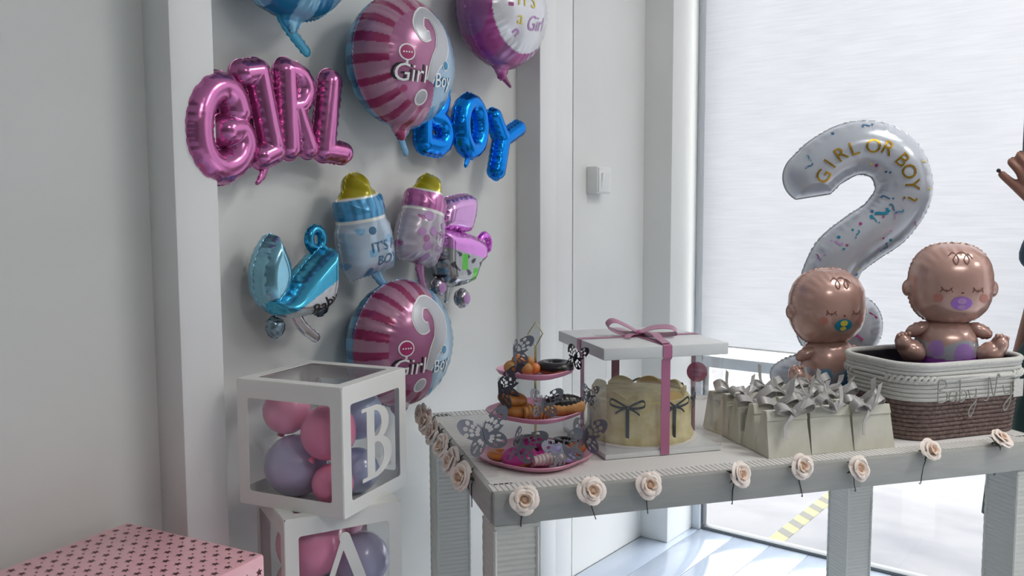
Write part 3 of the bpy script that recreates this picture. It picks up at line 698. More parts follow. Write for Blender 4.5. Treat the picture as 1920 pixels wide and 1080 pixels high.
letter_box(LB, aB, SX, SY, .271, B_phi, 'white cardboard balloon box with clear windows and a white letter B')
letter_box(LA, aA, .252, .252, .260, A_phi, 'white cardboard balloon box with clear windows and a white letter A')
pth = MB().box(-.12, .12, -.12, .12, 0, .398, .004).build('plinth', M['floorstuff'], None, (LA[0], LA[1], 0), (0, 0, aA)); tag(pth, 'plain white plinth under the lettered box A', 'plinth')
def latex(boxloc, ang, c, r, m, kd, label, axis=(0, 0, -1)):
    q = rz((c[0], c[1]), ang); t = thing('latex_balloon', label, 'balloon', (boxloc[0]+q[0], boxloc[1]+q[1], boxloc[2]+c[2]), 0, 'latex balloons in the lettered boxes')
    A = Vector(axis).normalized(); b = MB(); b.lathe([(r*math.sin(PI*j/18)*(1 if j < 10 else 1-.10*((j-10)/8)), -r*1.04*math.cos(PI*(18-j)/18)*-1) for j in range(19)], 28)
    qt = A.to_track_quat('-Z', 'Y').to_euler()
    b.build('balloon_skin', m, t, rot=qt)
    MB().lathe([(0, -.004), (.0035, -.003), (.004, .002), (.008, .010), (.0085, .011), (0, .009)], 10, (0, 0, 0)).build('knot', kd, t, tuple(A*(r*1.04)), A.to_track_quat('Z', 'Y').to_euler())
    return t
lp, lp2, ll, lb = M['latex_pink'], M['latex_pink2'], M['latex_lav'], M['latex_blue']
for c, r, m, lab, ax in (((-.046, .045, .072), .068, ll, 'large lavender balloon low in the box with letter B', (.3, -.9, -.1)),
                         ((-.061, -.056, .160), .059, lp2, 'hot pink balloon high behind the near corner of box B', (-.6, .3, -1)),
                         ((.056, -.046, .176), .060, lb, 'large pale blue balloon high behind the letter B', (.4, -.3, -.9)),
                         ((.020, -.069, .055), .050, lb, 'small pale blue balloon low beneath the letter B', (.5, 1, .2)),
                         ((-.050, .062, .195), .052, lp, 'soft pink balloon at the top back corner inside box B', (0, .4, -1)),
                         ((-.074, -.073, .052), .044, lp2, 'hot pink balloon low in the near corner of box B', (0, 1, 0))):
    latex(LB, aB, c, r, m, m, lab, ax)
for c, r, m, lab, ax in (((-.048, -.038, .172), .075, lp2, 'large hot pink balloon at the top of the box with letter A', (0, -.3, -1)),
                         ((.045, .055, .185), .060, lp, 'soft pink balloon at the top back inside box A', (0, .3, -1)),
                         ((.064, -.050, .115), .060, ll, 'lavender balloon beside the letter A inside its box', (0, .3, -1)),
                         ((-.058, .03, .060), .052, lp, 'soft pink balloon low inside box A', (.2, -1, .1)),
                         ((.050, .055, .060), .052, ll, 'lavender balloon low at the back of box A', (.2, -1, .1))):
    latex(LA, aA, c, r, m, m, lab, ax)

gf = thing('gift_box', 'large pink gift box with dark star print and a lid', 'gift box', (.696, 1.466, 0), math.radians(11))
MB().box(-.19, .19, -.177, .177, 0, .60, .004).build('box_body', M['giftpaper'], gf)
ld = MB().box(-.2, .2, -.187, .187, .59, .65, .006).build('lid', M['giftpaper'], gf)
b = MB()
def star(c, r, ax=(1, 0, 0), ay=(0, 1, 0)):
    vs = []
    for k in range(10):
        q = r*(1 if k % 2 == 0 else .42); a = 2*PI*k/10+PI/2; vs.append(tuple(c[i]+ax[i]*q*math.cos(a)+ay[i]*q*math.sin(a) for i in range(3)))
    b.add([c]+vs, [(0, 1+k, 1+(k+1) % 10) for k in range(10)])
for i in range(13):
    for j in range(12):
        x, y = -.185+i*.0308, -.172+j*.0305
        star((x, y, .6506), .0085 if (i+j) % 1 == 0 else .004)
        if i < 12 and j < 11: star((x+.0154, y+.013, .6506), .0035)
for i in range(13): star((-.185+i*.0308, -.1875, .62), .0085, (1, 0, 0), (0, 0, 1))
for j in range(12): star((.2005, -.172+j*.0305, .62), .0085, (0, 1, 0), (0, 0, 1))
o = b.build('star_print', M['star'], ld, smooth=False); o['kind'] = 'stuff'

# ================================================================== roses along the table edge
def petal_mesh(name, spread, r0, r1, z0, z1, curl, m):
    b = MB(); na, nt_ = 6, 6
    for i in range(na+1):
        a = -1+2*i/na
        for j in range(nt_+1):
            t_ = j/nt_; w_ = math.sin(PI*min(1, t_*.50+.16)); an = a*spread*w_; r = r0+(r1-r0)*t_**1.3
            z = z0+(z1-z0)*math.sin(t_*PI/2)-curl*max(0, t_-.72)**2*9; r += curl*max(0, t_-.7)*.9
            r *= 1-.13*a*a*t_; z -= .005*abs(a)**3*t_
            b.v.append((r*math.cos(an), r*math.sin(an), z))
    for i in range(na):
        for j in range(nt_): q = i*(nt_+1)+j; b.f.append((q, q+nt_+1, q+nt_+2, q+1))
    o = b.build(name, m, None); me = o.data; bpy.data.objects.remove(o); return me
pm = [petal_mesh('petal', .95, .004, .0305, 0, .0215, .006, M['petal']), petal_mesh('petal', 1.05, .004, .0225, .001, .0275, .004, M['petal']), petal_mesh('petal', 1.25, .003, .0150, .002, .0305, .002, M['petal2'])]
b = MB(); P = []
for k in range(40): a = k*.42; P.append((.0012+.0085*k/40, a))
for j in range(40):
    r, a = P[j]; b.v.append((r*math.cos(a), r*math.sin(a), .004)); b.v.append((r*math.cos(a), r*math.sin(a), .029-.003*j/40)); 
for j in range(39): q = 2*j; b.f.append((q, q+2, q+3, q+1))
b.ball((0, 0, .0165), (.0075, .0075, .0095), 12, 8)
o = b.build('bud', M['petal2'], None); bud_me = o.data; bpy.data.objects.remove(o)
sep = MB()
for k in range(5):
    a = 2*PI*k/5; ca, sa = math.cos(a), math.sin(a)
    sep.add([(.003*-sa, .003*ca, -.003), (-.003*-sa, -.003*ca, -.003), (.016*ca-.003*sa, .016*sa+.003*ca, .001), (.016*ca+.003*sa, .016*sa-.003*ca, .001), (.025*ca, .025*sa, -.004)], [(0, 1, 3, 2), (2, 3, 4)])
o = sep.build('sepal', M['leaf'], None, smooth=False); sep_me = o.data; bpy.data.objects.remove(o)
rnd = random.Random(3)
def rose(u, v, z, face, sc, label, group, wire):
    t = thing('foam_rose', label, 'flower', TP(u, v, z), 0, group)
    q = Vector(face).normalized().to_track_quat('Z', 'Y') @ Matrix.Rotation(rnd.random()*6, 4, 'Z').to_quaternion()
    t.rotation_euler = (Matrix.Rotation(TA, 3, 'Z') @ q.to_matrix()).to_euler(); t.scale = (sc, sc, sc)
    def ch(nm, me, rot=(0, 0, 0), s=1.):
        o = bpy.data.objects.new(nm, me); COL.objects.link(o); o.parent = t; o.rotation_euler = rot; o.scale = (s, s, s)
    ch('bud', bud_me); ch('sepal', sep_me)
    for lay, (n, ph) in enumerate(((5, .0), (4, .4), (3, .2))):
        for k in range(n): ch('petal', pm[lay], (rnd.uniform(-.12, .12), rnd.uniform(-.12, .12), ph+2*PI*k/n+rnd.uniform(-.15, .15)), rnd.uniform(.92, 1.08))
    # wire given in table axes relative to the rose; bring into the rose's own axes
    inv = (q.to_matrix()).inverted(); pts = [inv @ Vector(p)/sc for p in wire]
    MB().tube(bez(pts, 10), .0011/sc, 6).build('wire_stem', M['wire'], t)
front = ((.058, -.010, .725, (-.15, -1, .35)), (.192, -.012, .732, (.15, -1, .30)), (.318, -.012, .731, (.0, -1, .35)), (.520, -.010, .735, (.35, -1, .30)), (.672, -.010, .738, (.05, -1, .30)),
         (.812, -.014, .722, (.1, -1, .40)), (1.007, -.008, .742, (.10, -1, .65)), (1.208, -.002, .748, (.3, -.9, 1.1)), (1.36, -.006, .745, (.2, -1, .8)))
nearby = ('at the near corner of the table', 'below the tiered pastry stand', 'in front of the cake box', 'beyond the front ribbon of the cake box', 'in front of the first paper bag', 'in front of the last paper bag', 'at the left end of the rope basket', 'at the right end of the rope basket', 'at the far end of the table edge')
for (u, v, z, f), nb in zip(front, nearby):
    lean = rnd.uniform(-.012, .02)
    rose(u, v, z, f, rnd.uniform(.86, .95), 'cream foam rose wired to the table front '+nb, 'cream roses on the table front', [(0, .012, -.006), (.002, .004, -.018), (lean*.5, .0045, -.035), (lean, .0045, -.069+(.74-z)), (lean+.004, .014, -.072+(.74-z))])
for k, v in enumerate((.675, .60, .50, .385, .27, .165)):
    rose(-.012, v, .742-.004*k, (-1, -.25+rnd.uniform(-.25, .25), .35), rnd.uniform(.98, 1.12), 'cream foam rose on the short table end, '+('first from the wall', 'second from the wall', 'third from the wall', 'third from the near corner', 'second from the near corner', 'first from the near corner')[k], 'cream roses along the short table end', [(.010, 0, -.004), (.006, 0, -.02), (.008, .004, -.05), (.008, .004, -.066)])

# ================================================================== pastry stand
SU, SV = .150, .205
def SP(x, y, z): return TP(SU+x, SV+y, z)
sd = thing('pastry_stand', 'three-tier pink plate stand with a gold rod and diamond finial', 'cake stand', TP(SU, SV), TA)
lob = lambda k: (lambda a: 1+k*math.cos(4*a+.6))
for z, r in ((.0, .122), (.098, .104), (.188, .082)):
    MB().lathe([(0, .004), (r*.78, .004), (r*.92, .009), (r, .016), (r*1.01, .0145), (r*.94, .0055), (r*.78, .0), (0, 0)], 72, (0, 0, z), lob(.055)).build('plate', M['plate'], sd)
MB().tube([(0, 0, .0), (0, 0, .25)], .0028, 10).build('rod', M['gold'], sd)
for z in (.006, .104, .194): MB().lathe([(.0028, 0), (.006, .001), (.006, .005), (.0028, .007)], 12, (0, 0, z)).build('collar', M['gold'], sd)
MB().tube([(0, 0, .25), (.017, 0, .279), (0, 0, .305), (-.017, 0, .279)], .0017, 8, closed=True).build('finial', M['gold'], sd)

def torus(R, r, n=28, m=14, zs=.85, jit=0.):
    b = MB()
    for k in range(n):
        a = 2*PI*k/n
        for j in range(m):
            q = 2*PI*j/m; rr = r*(1+jit*math.sin(5*a+2*q)); b.v.append(((R+rr*math.cos(q))*math.cos(a), (R+rr*math.cos(q))*math.sin(a), rr*zs*math.sin(q)))
    for k in range(n):
        for j in range(m): b.f.append((k*m+j, ((k+1) % n)*m+j, ((k+1) % n)*m+(j+1) % m, k*m+(j+1) % m))
    return b
def cap_torus(R, r, n=28, m=10, zs=.85):
    b = MB()
    for k in range(n):
        a = 2*PI*k/n; ext = .25*math.sin(5*a)+.15*math.sin(9*a)
        for j in range(m+1):
            q = -.25-ext*.5+(PI+.5+ext)*j/m; b.v.append(((R+r*1.06*math.cos(q))*math.cos(a), (R+r*1.06*math.cos(q))*math.sin(a), r*1.08*zs*math.sin(q)))
    for k in range(n):
        for j in range(m): b.f.append((k*(m+1)+j, ((k+1) % n)*(m+1)+j, ((k+1) % n)*(m+1)+j+1, k*(m+1)+j+1))
    return b
def donut(x, y, z, R, r, ice, label, tilt=(0, 0), dm='dough2'):
    t = thing('donut', label, 'donut', SP(x, y, z+r*.85), 0, 'pastries on the tiered stand', rot=(tilt[0], tilt[1], TA))
    torus(R, r).build('dough_ring', M[dm], t)
    if ice: cap_torus(R, r).build('icing', M[ice], t)
    return t
def twist(x, y, z, L, r, label, m='dough', rotz=0., icing=None, tilt=0.):
    t = thing('pastry', label, 'pastry', SP(x, y, z), 0, 'pastries on the tiered stand', rot=(0, tilt, TA+rotz))
    n = 30; pts = [(-L/2+L*i/n, 0, r) for i in range(n+1)]
    MB().tube(pts, [r*(.55+.45*math.sin(PI*min(max(i/n, .04), .96))**.5)*(1+(0 if icing else .10)*math.sin(i*1.9)) for i in range(n+1)], 14).build('dough', M[m], t)
    if icing: MB().tube([(p[0]*.97, 0, p[2]+r*.42) for p in pts], [r*.96*math.sin(PI*min(max(i/n, .06), .94))**.4*(1+.03*math.sin(i*1.7)) for i in range(n+1)], 14).build('icing', M[icing], t)
    return t
def fritter(x, y, z, label, balls, m='dough', tops=()):
    t = thing('pastry', label, 'pastry', SP(x, y, z), 0, 'pastries on the tiered stand', rot=(0, 0, TA)); t.scale = (1.2, 1.2, 1.25)
    for k, (a, bb, cc, r) in enumerate(balls): MB().ball((a, bb, cc), (r, r, r*.9)).build('dough_ball', M['orange' if k in tops else m], t)
    return t
donut(.040, -.016, TZ+.194, .027, .0145, 'choc', 'chocolate iced ring donut on the top plate', dm='dough')
fritter(-.036, -.018, TZ+.193, 'cluster of golden glazed dough balls on the top plate', [(-.020, 0, .014, .014), (.004, -.014, .012, .012), (.002, .012, .013, .013), (.022, -.006, .011, .011), (-.008, -.002, .026, .012), (.014, .004, .022, .010)], 'dough2', (3, 4))
donut(-.052, -.020, TZ+.104, .026, .016, None, 'plain golden ring donut on the middle plate', dm='dough')
donut(-.058, -.018, TZ+.131, .020, .013, None, 'plain golden ring donut stacked on another on the middle plate', dm='dough', tilt=(.1, .15))
twist(-.010, -.066, TZ+.105, .07, .016, 'golden twisted cruller at the front of the middle plate', 'dough2')
twist(.046, -.052, TZ+.105, .092, .020, 'chocolate topped long eclair on the middle plate', 'dough2', 0, 'choc')
donut(-.052, -.048, TZ+.010, .026, .014, 'magenta', 'magenta iced ring donut at the left of the bottom plate', (.1, -.12), 'dough')
donut(-.086, -.020, TZ+.010, .018, .011, 'orange', 'orange glazed small donut at the rim of the bottom plate', (0, .1), 'dough')
donut(-.008, -.022, TZ+.014, .024, .014, 'magenta', 'magenta iced donut against the rod of the bottom plate', (.5, 0), 'choc2')
donut(.004, .045, TZ+.010, .026, .015, 'choc', 'dark chocolate ring donut at the back of the bottom plate', (0, 0), 'choc2')
donut(.044, -.048, TZ+.010, .020, .012, 'lav_ice', 'lavender iced small donut at the front of the bottom plate', (.3, .1))
donut(.080, .024, TZ+.010, .022, .013, 'choc', 'chocolate iced donut at the right of the bottom plate', (0, .1), 'choc2')
twist(.082, -.028, TZ+.008, .055, .014, 'orange glazed curved roll at the right of the bottom plate', 'orange', .5)
twist(.004, -.088, TZ+.010, .075, .013, 'pale iced shell pastry at the front rim of the bottom plate', 'wicing', .12)

# ---- lace butterflies
def wing_me(nm, m):
    up = ellipse_phi(.026, .022, .034, .0165, .75); lo = ellipse_phi(.018, -.012, .022, .0165, -.55)
    holes = []
    for a, rr in ((.35, (.014, .027, .040)), (.62, (.016, .030, .044)), (.88, (.016, .030, .044)), (1.12, (.016, .029))):
        for k, r in enumerate(rr): holes.append(ellipse_phi(r*math.cos(a)+.001, r*math.sin(a)+.003, .0058, .0025+.0008*k, a))
    for a, rr in ((-.15, (.014, .026)), (-.5, (.014, .026, .034)), (-.9, (.014, .025))):
        for k, r in enumerate(rr): holes.append(ellipse_phi(r*math.cos(a), r*math.sin(a)-.002, .0048, .0027, a))
    o = sheet(nm, minus(union(up, lo), *holes), (0, .062, -.04, .056), .0011, .0003, m, None)
    me = o.data; bpy.data.objects.remove(o); return me
wmes = {k: wing_me('wing', M[k]) for k in ('lace', 'lace_dark')}
bb = MB().tube([(0, 0, -.014), (0, -.001, 0), (0, 0, .016)], [.0008, .0017, .0012], 8)
bb.tube([(0, 0, .016), (.004, -.002, .026)], .0003, 5); bb.tube([(0, 0, .016), (-.004, -.002, .026)], .0003, 5)
def butterfly(x, y, z, sc, fold, rot, m, label):
    t = thing('lace_butterfly', label, 'butterfly', SP(x, y, z), 0, 'lace butterflies on the pastry stand', rot=(rot[0], rot[1], TA+rot[2])); t.scale = (sc, sc, sc)
    for s in (1, -1):
        o = bpy.data.objects.new('wing', wmes[m]); COL.objects.link(o); o.parent = t; o.rotation_euler = (0, 0, -fold if s > 0 else PI+fold)
    bb.build('butterfly_body', M[m], t)
for a in ((-.130, -.055, .815, 1.15, .35, (0, -.25, .1), 'lace', 'silver lace butterfly perched on the rim beside the magenta donuts'),
          (-.060, -.035, .985, .85, 1.0, (.1, -.1, .5), 'lace', 'silver lace butterfly standing on the golden dough balls'),
          (-.092, -.030, .905, 1.15, 1.05, (0, -.1, .9), 'lace_dark', 'dark lace butterfly at the edge above the middle plate'),
          (-.010, -.085, .880, .80, .55, (0, .05, 0), 'lace', 'silver lace butterfly on the golden cruller'),
          (.080, -.035, .968, .70, .9, (.1, .25, -.3), 'lace_dark', 'dark lace butterfly beside the chocolate ring donut'),
          (.106, -.050, .885, .60, .9, (0, .2, -.4), 'lace', 'small silver lace butterfly beside the chocolate eclair'),
          (-.066, -.095, .800, 1.0, .75, (.15, .3, .2), 'lace', 'grey lace butterfly leaning over the magenta donut'),
          (.030, -.110, .785, .95, .45, (.1, -.35, -.1), 'lace', 'pale lace butterfly on the lavender donut'),
          (.094, -.062, .800, 1.05, .85, (.1, .1, -.2), 'lace', 'silver lace butterfly over the orange roll')):
    butterfly(*a)

# ================================================================== cake in its clear box
BU0, BU1, BV0, BV1 = .293, .578, .147, .432
bc = ((BU0+BU1)/2, (BV0+BV1)/2); hw = (BU1-BU0)/2
cb = thing('cake_box', 'tall clear cake box with white lid and mauve ribbon', 'box', TP(*bc), TA)
MB().box(-hw, hw, -hw, hw, 0, .012, .002).build('box_base', M['lid'], cb)
for k in range(4):
    MB().box(-hw, hw, -hw-.0006, -hw+.0006, .012, .226).build('clear_side', M['film'], cb, rot=(0, 0, k*PI/2))
    MB().box(-hw-.0008, -hw+.002, -hw-.0008, -hw+.002, .012, .226).build('corner_strip', M['film'], cb, rot=(0, 0, k*PI/2))
MB().box(-hw-.009, hw+.009, -hw-.009, hw+.009, .223, .250, .003).build('lid', M['lid'], cb)
rb = .010; e = hw+.0095
r1 = MB()
for ax in (0, 1):
    for s in (-1, 1):
        def q(a, z): return (s*a, 0, z) if ax == 0 else (0, s*a, z)
        wv = (0, 1, 0) if ax == 0 else (1, 0, 0)
        MB().ribbon([q(.0, .2512), q(e-.003, .2512), q(e+.0008, .249), q(e+.0012, .235), q(e+.0008, .223), q(hw+.0016, .215), q(hw+.0016, .012), q(hw+.0016, .002)], wv, .0215 if not (ax == 0 and s < 0) else .0215).build('ribbon', M['ribbon'], cb)
bow = thing.__globals__['bpy'].data.objects.new('bow', None); COL.objects.link(bow); bow.parent = cb; bow.location = (0, 0, .252)
def loopr(pts, w, m, par, wv=(0, 1, 0), nm='bow_loop'): return MB().ribbon(bez(pts, 24), wv, w).build(nm, m, par)
loopr([(0, 0, .006), (-.030, .010, .024), (-.060, .018, .036), (-.074, .020, .022), (-.042, .010, .006), (0, 0, .004)], .030, M['ribbon'], bow, (.15, 1, .25))
loopr([(0, 0, .007), (.03, -.016, .020), (.064, -.040, .022), (.074, -.046, .008), (.040, -.020, .003), (0, 0, .004)], .032, M['ribbon'], bow, (.45, 1, .2))
loopr([(0, 0, .004), (-.03, -.02, .006), (-.05, -.04, .002)], .015, M['ribbon'], bow, (.5, -.6, 0), 'bow_tail')
loopr([(0, 0, .005), (.012, -.05, .012), (.006, -.10, .006), (.0, -.145, .002)], .021, M['ribbon'], bow, (1, .1, 0), 'bow_tail')
MB().ball((0, 0, .006), (.011, .012, .008)).build('bow_knot', M['ribbon'], bow)
# round sticker tag hanging on the far ribbon
tg = thing('round_tag', 'round mauve sticker tag on the ribbon of the cake box', 'tag', TP(BU1+.006, bc[1]-.01, .898), TA+math.radians(-30))
MB().lathe([(0, 0), (.0245, 0), (.0245, .0015), (0, .0015)], 32).build('tag_disc', M['sticker'], tg, rot=(PI/2, 0, 0))
put_text('lettering', 'Happy', .011, M['ink_lilac'], tg, (0, .006), 0, None, .0022); put_text('lettering', 'Baby', .011, M['ink_lilac'], tg, (0, -.006), 0, None, .0022)

CKS = 1.08
ck = thing('cake', 'round cream yellow cake with ruffled top and dark ribbon bows', 'cake', TP(bc[0], bc[1], TZ+.012), TA); ck.scale = (CKS, CKS, 1.03)
MB().lathe([(0, 0), (.128, 0), (.128, .005), (0, .005)], 48).build('cake_board', M['cakeboard'], ck)
b = MB()
def cw(a): return 1+.012*math.sin(22*a)
b.lathe([(0, .005), (.118, .005), (.120, .012), (.116, .022), (.1135, .03), (.1125, .085), (.110, .098), (.100, .102), (0, .102)], 96, (0, 0, 0), cw); b.build('cake_body', M['cake'], ck)
for k in range(9):
    a = 2*PI*k/9+.2
    MB().ribbon(bez([(.101*math.cos(a+d), .101*math.sin(a+d), .098+.012*math.sin(PI*(d+.3)/.6)) for d in (-.3, -.15, 0, .15, .3)], 14), (0, 0, 1), .020, .003).build('ruffle', M['crust' if k % 3 == 1 else 'cake'], ck)
for k in range(7):
    a = -PI/2-.62+2*PI*k/7; c = Vector((math.cos(a), math.sin(a), 0)); t_ = Vector((-math.sin(a), math.cos(a), 0)); o_ = c*.1165+Vector((0, 0, .089))
    bw = bpy.data.objects.new('bow', None); COL.objects.link(bw); bw.parent = ck
    z = Vector((0, 0, 1))
    for s in (-1, 1):
        MB().ribbon(bez([o_, o_+t_*s*.018+z*.012+c*.005, o_+t_*s*.034+z*.018+c*.003, o_+t_*s*.036+z*.006+c*.003, o_+t_*s*.016+c*.003, o_], 18), c*.3+z, .0055).build('bow_loop', M['bowdark'], bw)
        MB().ribbon(bez([o_, o_+t_*s*.014-z*.005+c*.003, o_+t_*s*.026-z*.014+c*.001], 8), c*.2+z, .005).build('bow_tail', M['bowdark'], bw)
    MB().ribbon([o_+c*.001, o_-z*.03, o_-z*.070], t_, .0075).build('ribbon_drop', M['bowdark'], bw)
    MB().ball(tuple(o_), .0045, 10, 6).build('bow_knot', M['bowdark'], bw)

# ================================================================== paper gift bags
rb2 = random.Random(11)
def bag(u, v, label, w_=.108, d_=.058, h_=.100):
    t = thing('paper_bag', label, 'gift bag', TP(u, v), TA+rb2.uniform(-.03, .03), 'paper gift bags with grey satin bows')
    x, y, h = w_/2, d_/2, h_*rb2.uniform(.96, 1.03); tx, ty = x*.93, y*.30
    b = MB(); m_ = .012
    b.v = [(-x, -y, 0), (x, -y, 0), (x, y, 0), (-x, y, 0), (-tx, -ty, h), (tx, -ty, h), (tx, ty, h), (-tx, ty, h), (-x*.90, 0, h*.45), (x*.90, 0, h*.45), (-tx*.9, 0, h), (tx*.9, 0, h)]
    b.f = [(0, 1, 5, 4), (2, 3, 7, 6), (0, 3, 2, 1), (0, 4, 8), (4, 10, 8), (10, 7, 8), (7, 3, 8), (3, 0, 8), (1, 9, 5), (5, 9, 11), (11, 9, 6), (6, 9, 2), (2, 9, 1), (4, 5, 11, 10), (10, 11, 6, 7)]
    b.build('bag_body', M['paper'], t, smooth=False)
    MB().add([(-tx*1.005, -ty-.0009, h), (tx*1.005, -ty-.0009, h), (tx*1.02, -ty-.0068, h-.020), (-tx*1.02, -ty-.0068, h-.020), (-tx*1.005, -ty+.0005, h+.001), (tx*1.005, -ty+.0005, h+.001)], [(0, 3, 2, 1), (4, 0, 1, 5)]).build('folded_top', M['paper'], t, smooth=False)
    bw = bpy.data.objects.new('satin_bow', None); COL.objects.link(bw); bw.parent = t; ox = rb2.uniform(-.014, .014); bw.location = (ox, -ty-.009, h-.004); bw.rotation_euler = (rb2.uniform(-.4, .2), rb2.uniform(-.25, .25), rb2.uniform(-.4, .4))
    for s in (-1, 1):
        k = rb2.uniform(.85, 1.25)
        MB().ribbon(bez([(0, 0, 0), (s*.018*k, -.006, .014*k), (s*.040*k, -.006, .020*k), (s*.046*k, .004, .008), (s*.022*k, .008, .002), (0, 0, 0)], 22), (.0, .75, .65), .020).build('bow_loop', M['satin'], bw)
        L = rb2.uniform(.040, .065); up = rb2.random() < .45
        MB().ribbon(bez([(0, -.002, 0), (s*.014, -.010, .010 if up else -.010), (s*.028, -.008, .026 if up else -.028), (s*.034*k, -.014+.004, L if up else -L)], 14), (1, -.25*s, .45*s), [.010+.004*i/14 for i in range(15)]).build('bow_tail', M['satin'], bw)
    MB().ball((0, -.002, 0), (.007, .006, .008), 12, 8).build('bow_knot', M['satin'], bw)
cols_ = ('nearest the cake box', 'in the middle column', 'nearest the rope basket'); rows_ = ('front', 'second', 'third', 'fourth', 'fifth')
for j in range(5):
    for i in range(3):
        bag(.698+i*.1115+(.003 if j % 2 else 0), .085+j*.0605, 'pale paper gift bag with grey satin bow, %s row %s' % (rows_[j], cols_[i]))

# ================================================================== rope basket
BX, BY = 1.205, .205
bk = thing('rope_basket', 'coiled rope basket, white above and brown below, with yarn name lettering', 'basket', TP(BX, BY), TA+math.radians(3))
def ring(hx, hy, r, z, n=14):
    pts = []
    for cx, cy, a0 in ((hx-r, -hy+r, -PI/2), (hx-r, hy-r, 0), (-hx+r, hy-r, PI/2), (-hx+r, -hy+r, PI)):
        for k in range(n+1): a = a0+PI/2*k/n; pts.append((cx+r*math.cos(a), cy+r*math.sin(a), z))
    return pts
cr = .0056; nco = 17
def coil(k):
    z = .006+k*.0104; g = k/nco; return ring(.180+.012*g, .118+.012*g, .075, z)
lo = MB(); up = MB()
for k in range(nco):
    (lo if k < 9 else up).tube(coil(k), cr, 8, closed=True)
lo.build('brown_coils', M['ropeb'], bk)['kind'] = 'stuff'; up.build('white_coils', M['rope'], bk)['kind'] = 'stuff'
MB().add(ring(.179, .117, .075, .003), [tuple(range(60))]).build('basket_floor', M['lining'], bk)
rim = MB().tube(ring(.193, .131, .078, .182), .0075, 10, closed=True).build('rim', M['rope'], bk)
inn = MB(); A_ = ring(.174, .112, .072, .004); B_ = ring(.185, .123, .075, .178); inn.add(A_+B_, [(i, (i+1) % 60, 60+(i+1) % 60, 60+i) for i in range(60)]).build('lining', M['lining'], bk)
# braid round the white band
br = MB(); rg = [Vector(p) for p in ring(.1925, .1305, .078, .148, 30)]
for s in (0, 1):
    pts = []
    for i, p in enumerate(rg):
        n_ = Vector((p.x, p.y*1.6, 0)).normalized(); pts.append(p+n_*(.003+.0025*math.cos(i*.9+PI*s))+Vector((0, 0, .0062*math.sin(i*.9+PI*s))))
    br.tube(pts, .0045, 7, closed=True)
br.build('braid', M['rope'], bk)
# yarn lettering: Baby Ny
yn = MB()
def yarn(pts, z0=.108, x0=0., sc=1.): yn.tube(bez([(x0+p[0]*sc, -.1385-.002*k % .004, z0+p[1]*sc) for k, p in enumerate(pts)], 40), .0015, 6)
yarn([(0, 0), (0, .05), (.018, .052), (.022, .038), (.004, .028), (.024, .022), (.026, .004), (.004, .0), (0, .006)], .096, -.118)
yarn([(.024, .022), (.008, .024), (.004, .008), (.014, .0), (.024, .01), (.025, .022), (.026, .002), (.032, .002)], .096, -.088)
yarn([(0, .05), (0, .0), (.012, .001), (.02, .012), (.012, .024), (.001, .018)], .096, -.052)
yarn([(0, .024), (.004, .006), (.014, .004), (.022, .012), (.024, .026), (.022, -.01), (.014, -.036), (.004, -.040), (.004, -.026), (.022, -.004)], .096, -.026)
yarn([(-.006, -.006), (.004, .0), (.008, .05), (.022, .004), (.034, .054), (.04, .05)], .096, .030)
yarn([(0, .028), (.004, .010), (.014, .006), (.024, .014), (.026, .030), (.024, -.008), (.016, -.030), (.006, -.034), (.006, -.022), (.024, .0)], .096, .082)
yn.build('yarn_lettering', M['yarn'], bk)
MB().add([(.118, -.1378, .092), (.150, -.1365, .092), (.150, -.1365, .135), (.118, -.1378, .135)], [(0, 1, 2, 3)]).build('cloth_tag', M['rope'], bk)

